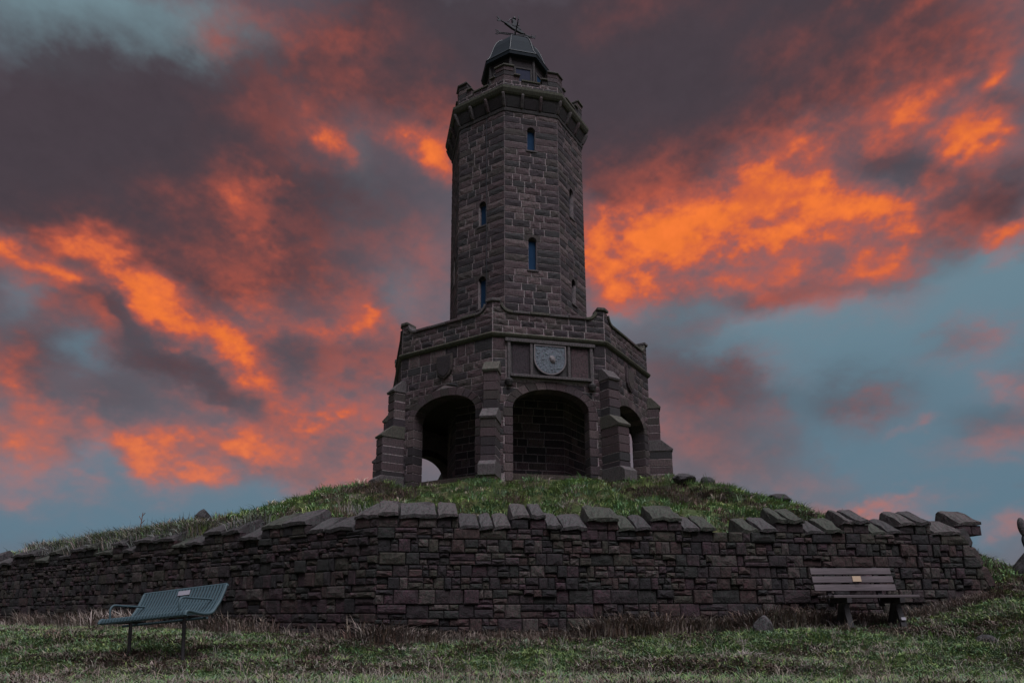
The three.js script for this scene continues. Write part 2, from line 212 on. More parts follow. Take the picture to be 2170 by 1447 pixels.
// a hewn block whose face lies in x, y and looks along +z: corners q = [[x,y] BL, BR, TR, TL]; its edge is 'edge' behind the swelling of the face
function block(q, back, bulge, r, nx = 3, ny = 2, uvs = 1.1, bedded = true) {
  const P = [], O = [], ou = r() * 7, ov = r() * 7, e = 0.016, wq = q[1][0] - q[0][0], hq = q[3][1] - q[0][1];
  for (let j = 0; j <= ny; j++) for (let i = 0; i <= nx; i++) {
    const u = i / nx, v = j / ny, rim = i === 0 || j === 0 || i === nx || j === ny;
    let x = mix(mix(q[0][0], q[1][0], u), mix(q[3][0], q[2][0], u), v), y = mix(mix(q[0][1], q[1][1], u), mix(q[3][1], q[2][1], u), v);
    O.push([x, y, bedded ? -0.012 : 0]);
    x += (i === 0 ? 1 : i === nx ? -1 : 0) * Math.min(e * (0.6 + 0.9 * r()), wq * 0.2); y += (j === 0 ? 1 : j === ny ? -1 : 0) * Math.min(e * (0.6 + 0.9 * r()), hq * 0.2);
    if (!rim) { x += (r() - 0.5) * 0.4 * wq / nx; y += (r() - 0.5) * 0.4 * hq / ny; }
    P.push([x, y, bulge * (rim ? 0.35 + 0.35 * r() : 0.5 + r())]);
  }
  const pos = [], uv = [], at = (L, i, j) => L[j * (nx + 1) + i];
  const put = (...v) => { for (const p of v) { pos.push(p[0], p[1], p[2]); uv.push((p[0] + p[2] * 0.7) / uvs + ou, (p[1] + p[2] * 0.7) / uvs + ov); } };
  for (let j = 0; j < ny; j++) for (let i = 0; i < nx; i++) {
    const a = at(P, i, j), b = at(P, i + 1, j), c = at(P, i + 1, j + 1), d = at(P, i, j + 1);
    if (r() < 0.5) put(a, b, c, a, c, d); else put(a, b, d, b, c, d);
  }
  const ring = (L) => { const o = []; for (let i = 0; i < nx; i++) o.push(at(L, i, 0)); for (let j = 0; j < ny; j++) o.push(at(L, nx, j)); for (let i = nx; i > 0; i--) o.push(at(L, i, ny)); for (let j = ny; j > 0; j--) o.push(at(L, 0, j)); return o; };
  const R = ring(P), S = ring(O);
  for (let k = 0; k < R.length; k++) {
    const a = R[k], b = R[(k + 1) % R.length], c = S[k], d = S[(k + 1) % R.length];
    put(c, d, b, c, b, a);
    if (!bedded) { const c2 = [c[0], c[1], -back], d2 = [d[0], d[1], -back]; put(c2, d2, d, c2, d, c); }
  }
  return soup(pos, uv);
}
function withUv(g, s = 1.1) {                                  // box-mapped uv in metres
  if (g.index) g = g.toNonIndexed();
  g.computeVertexNormals();
  const p = g.attributes.position, n = g.attributes.normal, uv = new Float32Array(p.count * 2);
  for (let t = 0; t < p.count; t += 3) {                        // one axis a triangle
    const a = new THREE.Vector3(), b = new THREE.Vector3(), c = new THREE.Vector3();
    a.fromBufferAttribute(p, t); b.fromBufferAttribute(p, t + 1); c.fromBufferAttribute(p, t + 2);
    b.sub(a); c.sub(a); b.cross(c);
    const x = Math.abs(b.x), y = Math.abs(b.y), z = Math.abs(b.z);
    for (let k = t; k < t + 3; k++) {
      const X = p.getX(k), Y = p.getY(k), Z = p.getZ(k);
      uv[k * 2] = (y >= x && y >= z ? X : x > z ? Z : X) / s; uv[k * 2 + 1] = (y >= x && y >= z ? Z : Y) / s;
    }
  }
  g.setAttribute('uv', new THREE.BufferAttribute(uv, 2));
  return g;
}
function clean(g) { for (const k of Object.keys(g.attributes)) if (!['position', 'normal', 'uv', 'color'].includes(k)) g.deleteAttribute(k); return g.index ? g.toNonIndexed() : g; }
function merge(list) { return mergeGeometries(list.map(clean), false); }
function bx(w, h, d, x = 0, y = 0, z = 0) { return withUv(new THREE.BoxGeometry(w, h, d).translate(x, y, z)); }
// a box with its edges taken off
function chamfer(w, h, d, c = 0.012) {
  const s = new THREE.Shape([[-w / 2 + c, -h / 2], [w / 2 - c, -h / 2], [w / 2, -h / 2 + c], [w / 2, h / 2 - c], [w / 2 - c, h / 2], [-w / 2 + c, h / 2], [-w / 2, h / 2 - c], [-w / 2, -h / 2 + c]].map((p) => new THREE.Vector2(...p)));
  return withUv(new THREE.ExtrudeGeometry(s, { depth: d - 2 * c, bevelEnabled: true, bevelThickness: c, bevelSize: c * 0.7, bevelOffset: -c * 0.7, bevelSegments: 1 }).translate(0, 0, -d / 2 + c));
}
function poly(points, depth, bevel = 0) {                      // outline in x, y pushed out along +z
  const s = new THREE.Shape(points.map((p) => new THREE.Vector2(p[0], p[1])));
  return withUv(new THREE.ExtrudeGeometry(s, { depth: depth - 2 * bevel, bevelEnabled: bevel > 0, bevelThickness: bevel, bevelSize: bevel, bevelOffset: -bevel, bevelSegments: 1, curveSegments: 8 }).translate(0, 0, bevel));
}
function rod(a, b, ra, rb = ra, seg = 8) {
  const A = new THREE.Vector3(...a), B = new THREE.Vector3(...b), d = B.clone().sub(A), g = new THREE.CylinderGeometry(rb, ra, d.length(), seg);
  return g.applyQuaternion(new THREE.Quaternion().setFromUnitVectors(new THREE.Vector3(0, 1, 0), d.clone().normalize())).translate(...A.add(B).multiplyScalar(0.5).toArray());
}
function tube(points, rad, seg = 24, sides = 8) { return new THREE.TubeGeometry(new THREE.CatmullRomCurve3(points.map((p) => new THREE.Vector3(...p))), seg, rad, sides); }
function tinted(g, c) { const n = g.attributes.position.count, a = new Float32Array(n * 3); for (let i = 0; i < n; i++) a.set(c, i * 3); g.setAttribute('color', new THREE.BufferAttribute(a, 3)); return g; }
function rock(seed, sx, sy, sz, det = 3, rough = 0.28) {
  const g = new THREE.IcosahedronGeometry(1, det), p = g.attributes.position, r = rng(seed), planes = [];
  for (let i = 0; i < 9; i++) planes.push([new THREE.Vector3(r() - 0.5, r() - 0.5, r() - 0.5).normalize(), 0.72 + 0.25 * r()]);
  const v = new THREE.Vector3();
  for (let i = 0; i < p.count; i++) {
    v.fromBufferAttribute(p, i);
    let k = 1 + rough * (fbm(v.x * 1.7 + seed, v.y * 1.7, v.z * 1.7, 4) - 0.5) * 2;
    for (const [n, d] of planes) { const t = v.dot(n); if (t * k > d) k = d / t; }
    k += 0.05 * (fbm(v.x * 7, v.y * 7 + seed, v.z * 7, 3) - 0.5);
    p.setXYZ(i, v.x * k * sx, v.y * k * sy, v.z * k * sz);
  }
  return withUv(g, 0.8);
}

// ---------------------------------------------------------------- the lie of the land; d is the distance ahead of the viewer (z = -d)
const AX = 0.294, AD = 33, PHI = -0.168, FLOOR = 7.0;
const CORNER = [-2.05, 10.5], TH_R = 0.1556, TH_L = -0.607, LEN_R = 10.4, LEN_L = 27;
const wallR = { t: [Math.cos(TH_R), Math.sin(TH_R)], n: [Math.sin(TH_R), -Math.cos(TH_R)] };   // along and outwards, in (x, d)
const wallL = { t: [Math.cos(TH_L), Math.sin(TH_L)], n: [Math.sin(TH_L), -Math.cos(TH_L)] };
const END = [CORNER[0] + wallR.t[0] * LEN_R, CORNER[1] + wallR.t[1] * LEN_R];
const TH_3 = TH_R + 0.86, wall3 = { n: [Math.sin(TH_3), -Math.cos(TH_3)] };
const inside = (w, o, x, d) => -((x - o[0]) * w.n[0] + (d - o[1]) * w.n[1]);
function meadowY(x, d) {
  let b = -0.07 + (d < 10 ? 0.122 * d : 1.22 + 0.2 * (1 - Math.exp(-(d - 10) * 0.61)));
  b += 0.1 * sstep(0, 6, x) + 0.44 * sstep(5.2, 9, x) + 0.09 * Math.max(0, x - 9) * sstep(30, 12, d);
  b += 0.10 * (fbm(x * 0.9, d * 0.9, 3, 4) - 0.5) + 0.05 * (fbm(x * 3.1, d * 3.1, 8, 3) - 0.5);
  const r = Math.hypot(x - AX, d - AD);
  return b - 0.13 * Math.max(0, r - 42) + 0.00004 * Math.max(0, r - 42) ** 2 * (r < 1600 ? 1 : 0);
}
const PROF = [[0, 7.05], [7.4, 7.05], [8.6, 6.98], [11, 6.2], [13.5, 5.12], [16, 4.3], [19, 3.4], [22, 2.75], [26, 2.1], [34, 0.6]];
function profile(r) { for (let i = 1; i < PROF.length; i++) if (r < PROF[i][0]) { const [a, p] = PROF[i - 1], [b, q] = PROF[i]; return mix(p, q, (r - a) / (b - a)); } return 0.6; }
function tussock(x, d) { return fbm(x * 0.75 + 9, d * 0.75, 2, 3, 0.55); }
// round tussocks with creases between them
function hump(x, d) { const wx = x + 0.5 * (vn(x * 1.3, d * 1.3, 4) - 0.5), wd = d + 0.5 * (vn(x * 1.3, d * 1.3, 14) - 0.5); return Math.pow(Math.abs(vn(wx * 1.25, wd * 1.25, 2.5) - 0.12), 0.55) * (0.75 + 0.4 * vn(wx * 3.1, wd * 3.1, 8)); }
function moundY(x, d) {
  const r = Math.hypot(x - AX, d - AD), sd = Math.min(inside(wallR, CORNER, x, d), inside(wallL, CORNER, x, d)), s3 = inside(wall3, END, x, d);
  let y = Math.min(profile(r) - 0.16 - 0.7 * Math.max(0, (AD - d) / Math.max(r, 1)) ** 2 * sstep(5.5, 7.2, r) * sstep(20, 9, r), 2.92 + 0.5 * Math.max(0, sd - 0.45));
  const lump = 0.3 * (tussock(x, d) - 0.5) + 1.15 * (hump(x, d) - 0.62);
  y += lump * sstep(0.4, 1.6, sd) * (r < 7.2 ? 0.12 : 1) * sstep(6.6, 8.2, r + (d < AD ? 0 : 0));
  const e = (x - CORNER[0]) * wallR.t[0] + (d - CORNER[1]) * wallR.t[1] - LEN_R;   // past the end of the wall the bank runs out freely
  y = mix(meadowY(x, d) - 0.02, e > 0 ? mix(meadowY(x, d) - 0.02, profile(r) - 0.25 + lump * 0.6, sstep(-1.6, 2.4, sd)) : y, sstep(-3.2, 1.8, s3));
  return e < 0 && sd < 0.22 ? 0.9 : y;
}
function landY(x, d) {
  const sd = Math.min(inside(wallR, CORNER, x, d), inside(wallL, CORNER, x, d));
  return sd > 0.22 ? Math.max(moundY(x, d), meadowY(x, d)) : meadowY(x, d);
}
// the highest-standing spot of the mound along a bearing from the viewer (x / d)
function crest(b) { let best = null; for (let d = 16; d < 38; d += 0.25) { const y = moundY(b * d, d), t = (y - 1.6) / d; if (!best || t > best[3]) best = [b * d, d, y, t]; } return best; }
function sheet(xs, ds, f) {
  const pos = [], uv = [], idx = [];
  for (const d of ds) for (const x of xs) { pos.push(x, f(x, d), -d); uv.push(x / 3.1, d / 3.1); }
  const n = xs.length;
  for (let j = 0; j < ds.length - 1; j++) for (let i = 0; i < n - 1; i++) { const a = j * n + i; idx.push(a, a + 1, a + n, a + 1, a + n + 1, a + n); }
  const g = new THREE.BufferGeometry();
  g.setAttribute('position', new THREE.Float32BufferAttribute(pos, 3)); g.setAttribute('uv', new THREE.Float32BufferAttribute(uv, 2)); g.setIndex(idx); g.computeVertexNormals();
  return g;
}
function spaced(stops) { const o = []; for (let k = 0; k < stops.length; k++) { const [a, b, s] = stops[k]; for (let x = a; x < b - 1e-6; x += s) o.push(x); } o.push(stops[stops.length - 1][1]); return o; }
{
  const xs = spaced([[-1500, -300, 240], [-300, -60, 40], [-60, -22, 3], [-22, 14, 0.16], [14, 30, 2], [30, 60, 5], [60, 300, 40], [300, 1500, 240]]);
  const ds = spaced([[-300, -40, 52], [-40, 4, 4], [4, 14, 0.12], [14, 26, 0.5], [26, 60, 4], [60, 200, 20], [200, 2000, 200]]);
  tag(part(scene, 'ground', sheet(xs, ds, meadowY), M.turf), 'rough sloping grass meadow in front of the retaining wall', null, null, 'structure');
  const ms = spaced([[-26, 27, 0.2]]), md = spaced([[10.2, 26, 0.2], [26, 60, 0.5]]);
  tag(part(scene, 'hill', sheet(ms, md, moundY), M.turf), 'tussocky green mound that carries the stone tower', null, null, 'structure');
}

// ---------------------------------------------------------------- the tower: an eight-sided arcade with a shaft rising out of it
const Q = Math.PI / 8, T8 = Math.tan(Q);
const tower = thing('stone_tower', 'tall octagonal stone tower with arcaded base, battlements and domed lantern on the mound', 'tower', AX, FLOOR, -AD);
const Y = (y) => y - FLOOR;
const faceTh = (k) => PHI + Q + k * Math.PI / 4;
function seat(o, th, s, y, n) { o.rotation.y = th; o.position.set(n * Math.sin(th) + s * Math.cos(th), y, n * Math.cos(th) - s * Math.sin(th)); return o; }
function seatGeo(g, th, s, y, n) { return g.rotateY(th).translate(n * Math.sin(th) + s * Math.cos(th), y, n * Math.cos(th) - s * Math.sin(th)); }
const ring8 = (pts, dth = 0) => withUv(new THREE.LatheGeometry(pts.map((p) => new THREE.Vector2(p[0], p[1])), 8, PHI + dth));
const A_B = 5.913, A_S = 3.27;                                  // from the axis to the faces of the base and of the shaft
const JOINT = 0.011;
const SHARE = { 0: 1, '-1': 0.8, 1: 0.45, '-2': 0.12, 2: 0.06 };
const tR = rng(4021);
const towerStones = [];                                        // gathered first: the 300 that show largest become parts
// lays one course between ya and yb over the free stretches [[bottom left, bottom right, top left, top right], ...]
function course(list, o, ya, yb, stretches, lo, hi, r) {
  for (const [bl, br, tl, tr] of stretches) {
    const len = Math.max(br - bl, tr - tl);
    if (len < 0.07) continue;
    const cuts = [0];
    let at = 0;
    while (len - at > hi * 1.25) { const l = lo + (hi - lo) * r(); if (len - at - l < lo * 0.7) break; at += l; cuts.push(at / len); }
    cuts.push(1);
    for (let i = 0; i < cuts.length - 1; i++) {
      const a = cuts[i], b = cuts[i + 1], j = o.joint ?? JOINT;
      // only the ends that meet an opening slant
      const L = Math.min(bl, tl), R = Math.max(br, tr), W = R - L;
      const q = [[a === 0 ? bl : L + a * W, ya], [b === 1 ? br : L + b * W, ya], [b === 1 ? tr : L + b * W, yb], [a === 0 ? tl : L + a * W, yb]];
      if (q[1][0] - q[0][0] < 0.05 && q[2][0] - q[3][0] < 0.05) continue;
      if (a > 0) { q[0][0] += j; q[3][0] += j; } if (b < 1) { q[1][0] -= j; q[2][0] -= j; } q[0][1] += j; q[1][1] += j; q[2][1] -= j; q[3][1] -= j;
      for (const [m, n] of [[0, 1], [3, 2]]) if (q[n][0] < q[m][0]) q[n][0] = q[m][0] = (q[n][0] + q[m][0]) / 2;
      list.push({ ...o, q, cx: (q[0][0] + q[1][0] + q[2][0] + q[3][0]) / 4, cy: (ya + yb) / 2, weight: (o.weight ?? 1) * ((q[1][0] - q[0][0] + q[2][0] - q[3][0]) / 2) * (yb - ya), tint: Math.floor(r() * 8) });
    }
  }
}
const cut = (stretches, bottom, top) => {                       // takes an opening [-bottom..bottom, -top..top] round c out of the stretches
  const o = [], [b0, b1] = bottom, [t0, t1] = top;
  for (const [bl, br, tl, tr] of stretches) {
    if (Math.min(bl, tl) < Math.min(b0, t0)) o.push([bl, b0, tl, t0]);
    if (Math.max(br, tr) > Math.max(b1, t1)) o.push([b1, br, t1, tr]);
  }
  return o;
};
// turns gathered stones into parts
function layStones(list, most, mats, restMat, tints, restParent, restName, r) {
  list.sort((a, b) => b.weight - a.weight);
  const cache = new Map(), rest = [];
  list.forEach((s, i) => {
    const q = s.q.map(([x, y]) => [x - s.cx, y - s.cy]);
    const w = q[1][0] - q[0][0], h = q[3][1] - q[0][1], plain = Math.abs(q[0][0] - q[3][0]) < 1e-6 && Math.abs(q[1][0] - q[2][0]) < 1e-6;
    let g;
    if (plain && i < most) {
      const key = Math.round(w * 60) + '/' + Math.round(h * 100) + '/' + s.bulge + '/' + Math.floor(r() * 3);
      g = cache.get(key);
      if (!g) cache.set(key, (g = block(q, s.back, s.bulge, r, w > 0.5 ? 4 : w < 0.24 ? 2 : 3, 2, 1.1, !s.dry)));
    } else g = block(q, s.back, s.bulge, r, w > 0.5 ? 4 : w < 0.24 ? 2 : 3, 2, 1.1, !s.dry);
    if (i < most) { const o = part(s.parent, 'stone', g, mats[s.tint]); seat(o, s.th, s.cx, s.cy, s.n); o.position.add(s.off ?? new THREE.Vector3()); }
    else { seatGeo(g, s.th, s.cx, s.cy, s.n); if (s.off) g.translate(s.off.x, s.off.y, s.off.z); rest.push(tinted(g, tints[s.tint])); }
  });
  const o = part(restParent, restName, merge(rest), restMat);
  o.userData.kind = 'stuff';
  return o;
}

// ---- base: eight arched walls
const ARCH_W = 1.63, SPRING = 9.72, RISE = 0.87, RING = 0.34;
const archX = (y, w, rise) => (y <= SPRING ? w : y >= SPRING + rise ? 0 : w * Math.sqrt(1 - ((y - SPRING) / rise) ** 2));
const PAR_LOW = 13.82, PAR_HIGH = 14.3;
const parTop = (s) => { const a = Math.abs(s); return a > 2.16 ? PAR_HIGH : a < 1.66 ? PAR_LOW : PAR_LOW + (PAR_HIGH - PAR_LOW) * (1 - Math.sqrt(Math.max(0, 1 - ((a - 1.66) / 0.5) ** 2))); };
const LOW = (k) => (k === -3 || k === 3 || k === 4 ? 0.88 : 0);   // the arches at the back spring lower
function baseWall(k) {
  const SP = SPRING - LOW(k), n = A_B, h = n * T8, p = [[-h, -0.4], [-ARCH_W, -0.4], [-ARCH_W, Y(SP)]];
  for (let i = 1; i < 24; i++) { const a = Math.PI * (1 - i / 24); p.push([ARCH_W * Math.cos(a), Y(SP + RISE * Math.sin(a))]); }
  p.push([ARCH_W, Y(SP)], [ARCH_W, -0.4], [h, -0.4], [h, Y(12.74)], [-h, Y(12.74)]);
  return poly(p, 0.58).translate(0, 0, n - 0.58);
}
const base = part(tower, 'arcade', merge([-3, -2, -1, 0, 1, 2, 3, 4].map((k) => baseWall(k).rotateY(faceTh(k)))), M.pointing);
part(base, 'ceiling', ring8([[3.3, Y(11.0)], [5.62, Y(11.0)], [5.62, Y(11.3)], [3.3, Y(11.3)], [3.3, Y(11.0)]]), M['inside stone']);
part(base, 'terrace', ring8([[3.3, Y(12.78)], [6.2, Y(12.78)], [6.2, Y(12.95)], [3.3, Y(12.95)], [3.3, Y(12.78)]]), M.dressed);
part(base, 'paving', ring8([[3.3, -0.2], [6.0, -0.2], [6.0, 0.09], [3.3, 0.09]]), M['inside stone']);
part(base, 'string_course', ring8([[6.2, Y(12.70)], [6.45, Y(12.70)], [6.52, Y(12.76)], [6.56, Y(12.84)], [6.54, Y(12.9)], [6.2, Y(12.97)]]), M.mossy);

const voussoirCache = [];
for (let i = 0; i < 13; i++) {
  const a0 = Math.PI * (1 - i / 13), a1 = Math.PI * (1 - (i + 1) / 13), e = 0.007, P = (a, w, rise) => [w * Math.cos(a), rise * Math.sin(a)];
  const pts = [P(a0, ARCH_W - 0.02, RISE - 0.02), P((a0 + a1) / 2, ARCH_W - 0.02, RISE - 0.02), P(a1, ARCH_W - 0.02, RISE - 0.02), P(a1, ARCH_W + RING, RISE + RING), P((a0 + a1) / 2, ARCH_W + RING, RISE + RING), P(a0, ARCH_W + RING, RISE + RING)];
  const cx = pts.reduce((s, p) => s + p[0], 0) / 6, cy = pts.reduce((s, p) => s + p[1], 0) / 6;
  voussoirCache.push([poly(pts.map(([x, y]) => { const dx = x - cx, dy = y - cy, l = Math.hypot(dx, dy); return [dx * (1 - e / l), dy * (1 - e / l)]; }), 0.64, 0.014), cx, cy]);
}
const jambGeo = [0.34, 0.42, 0.5].map((w) => chamfer(w, 0.372, 0.64, 0.03));
for (let k = 0; k < 8; k++) {
  const th = faceTh(k <= 4 ? k : k - 8), f = k <= 4 ? k : k - 8;
  for (const [g, cx, cy] of voussoirCache) seat(part(base, 'voussoir', g, towerMats[[0, 2, 4, 5, 7][Math.floor(tR() * 5)]]), th, cx, Y(SPRING - LOW(f)) + cy, A_B - 0.61);
  for (const s of [-1, 1]) for (let j = 0; j < 8; j++) {
    const w = j % 2 ? 0 : 1;
    seat(part(base, 'jamb_stone', jambGeo[w], towerMats[[0, 2, 4, 5, 7, 3][Math.floor(tR() * 6)]]), th, s * (ARCH_W - 0.02 + [0.34, 0.42][w] / 2), Y(SPRING - LOW(f)) - 0.19 - j * 0.379, A_B - 0.285);
  }
  if (f < -2 || f > 2) continue;
  // courses of the wall
  let y = 7.0;
  while (y < 12.68) {
    const h = Math.min(12.72 - y, 0.27 + 0.11 * tR()), yb = y + h > 12.5 ? 12.72 : y + h;
    let st = [[-2.44, 2.44, -2.44, 2.44]];
    const e0 = archX(y, ARCH_W + RING + 0.02, RISE + RING), e1 = archX(yb, ARCH_W + RING + 0.02, RISE + RING);
    if (e0 > 0) st = cut(st, [-e0, e0], [-e1, e1]);
    if (f === 0 && yb > 11.0 && y < 12.66) st = cut(st, [-1.9, 1.9], [-1.9, 1.9]);
    course(towerStones, { parent: base, th, n: A_B, back: 0.06, bulge: 0.034, weight: SHARE[f] ?? 0.01 }, Y(y), Y(yb), st, 0.34, 0.78, tR);
    y = yb;
  }
}
// ---- parapet of the base: sweeps up to a raised block at every corner
{
  const wallTop = (n) => { const h = n * T8, p = [[-h, Y(12.9)], [h, Y(12.9)]]; for (let i = 0; i <= 48; i++) { const s = h - 2 * h * i / 48; p.push([s, Y(parTop(s))]); } return p; };
  const par = part(tower, 'parapet', merge([0, 1, 2, 3, 4, 5, 6, 7].map((k) => poly(wallTop(A_B - 0.01), 0.42).translate(0, 0, A_B - 0.43).rotateY(faceTh(k)))), M.pointing);
  const strip = (s0, s1, n) => { const p = []; for (let i = 0; i <= n; i++) { const s = mix(s0, s1, i / n); p.push([s, parTop(s)]); } for (let i = n; i >= 0; i--) { const s = mix(s0, s1, i / n), d = 0.02, a = Math.atan2(parTop(s + d) - parTop(s - d), 2 * d), b = clamp(a, -0.9, 0.9); p.push([s - 0.13 * Math.sin(b), parTop(s) + 0.13 * Math.cos(b)]); } return p; };
  const pieces = [];
  for (const [a, b, n] of [[-2.15, -1.6, 10], [-1.6, -0.85, 1], [-0.85, 0.02, 1], [0.02, 0.84, 1], [0.84, 1.6, 1], [1.6, 2.15, 10]]) { const p = strip(a + 0.006, b - 0.006, n), cy = p[0][1]; pieces.push([poly(p.map(([x, y]) => [x - (a + b) / 2, y - cy]), 0.6, 0.025), (a + b) / 2, cy]); }
  const edge = (k, s, n) => { const th = faceTh(k); return [n * Math.sin(th) + s * Math.cos(th), n * Math.cos(th) - s * Math.sin(th)]; };
  for (let k = -3; k <= 4; k++) {
    const th = faceTh(k);
    pieces.forEach(([g, s, y], i) => { const o = part(par, 'coping_stone', g, [M.dressed, M['mossy pale'], towerMats[2], M.mossy][Math.floor(tR() * 4)]); seat(o, th, s, Y(y) + (tR() - 0.5) * 0.012, A_B - 0.52); });
    const nO = A_B + 0.08, nI = A_B - 0.54, e = 2.13, ro = nO / Math.cos(Q), ri = nI / Math.cos(Q), a = PHI + k * Math.PI / 4;
    const out = [edge(k - 1, e, nO), [ro * Math.sin(a), ro * Math.cos(a)], edge(k, -e, nO), edge(k, -e, nI), [ri * Math.sin(a), ri * Math.cos(a)], edge(k - 1, e, nI)];
    part(par, 'corner_cap', poly(out.map(([x, z]) => [x, -z]), 0.15, 0.03).rotateX(-Math.PI / 2).translate(0, Y(PAR_HIGH) - 0.01 + 0.02 * tR(), 0), [M.dressed, M['mossy pale']][k & 1]);
    if (k < -2 || k > 2) continue;
    let y = 12.98;
    for (const h of [0.29, 0.27, 0.28]) {
      course(towerStones, { parent: par, th, n: A_B - 0.01, back: 0.06, bulge: 0.034, weight: SHARE[k] }, Y(y), Y(y + h), [[-2.43, 2.43, -2.43, 2.43]], 0.4, 0.8, tR);
      y += h;
    }
    for (const s of [-1, 1]) for (const [ya, yb, s0, s1] of [[13.82, 14.05, 1.98, 2.07], [14.05, 14.3, 2.07, 2.13]])
      course(towerStones, { parent: par, th, n: A_B - 0.01, back: 0.06, bulge: 0.034, weight: SHARE[k] }, Y(ya), Y(yb), [s > 0 ? [s0, 2.43, s1, 2.43] : [-2.43, -s0, -2.43, -s1]], 0.4, 0.8, tR);
  }
}
// ---- buttresses: one at each corner, in three set-backs
{
  const W = 0.6, rows = [];
  let y = 6.8;
  while (y < 8.95) { rows.push([y, Math.min(8.98, y + 0.36), 7.33]); y += 0.36; }
  for (y = 9.5; y < 11.0; y += 0.38) rows.push([y, Math.min(11.06, y + 0.38), 6.85]);
  const blockGeo = rows.map(([a, b, R]) => { const g = [0, 1].map(() => { const c = chamfer(W + (tR() - 0.5) * 0.03, b - a - 0.014, R - 5.95, 0.018 + 0.012 * tR()); return c; }); return g; });
  const side = (pts) => poly(pts, W + 0.07, 0.015).translate(0, 0, -(W + 0.07) / 2).rotateY(-Math.PI / 2);   // outline in (radius, height)
  const weatherHi = side([[6.2, Y(11.06)], [6.9, Y(11.06)], [6.93, Y(11.14)], [6.5, Y(11.6)], [6.2, Y(11.62)]]), weatherLo = side([[6.2, Y(8.98)], [7.37, Y(8.98)], [7.4, Y(9.06)], [6.86, Y(9.52)], [6.2, Y(9.52)]]), foot = side([[6.2, -0.3], [7.62, -0.3], [7.62, 0.1], [7.55, 0.16], [7.36, 0.3], [6.2, 0.3]]);
  const heart = merge([side([[5.9, -0.4], [7.29, -0.4], [7.29, Y(9.0)], [6.81, Y(9.4)], [6.81, Y(11.1)], [6.0, Y(11.4)]]).scale(0.86, 1, 1)]);
  for (let k = -3; k <= 4; k++) {
    const a = PHI + k * Math.PI / 4, put = (o) => { o.rotation.y = a; return o; };
    const b = put(part(tower, 'buttress', heart, M.pointing));
    const inB = (o) => o;
    rows.forEach(([ya, yb, R], i) => { const o = part(b, 'block', blockGeo[i][Math.floor(tR() * 2)], towerMats[Math.floor(tR() * 8)]); o.position.set((tR() - 0.5) * 0.012, Y((ya + yb) / 2), (5.95 + R) / 2 + (tR() - 0.5) * 0.02); });
    inB(part(b, 'weathering', weatherHi, [M['mossy pale'], M.dressed][k & 1])); part(b, 'weathering', weatherLo, [M['mossy pale'], M.dressed][(k + 1) & 1]); part(b, 'plinth', foot, M.dressed);
  }
}
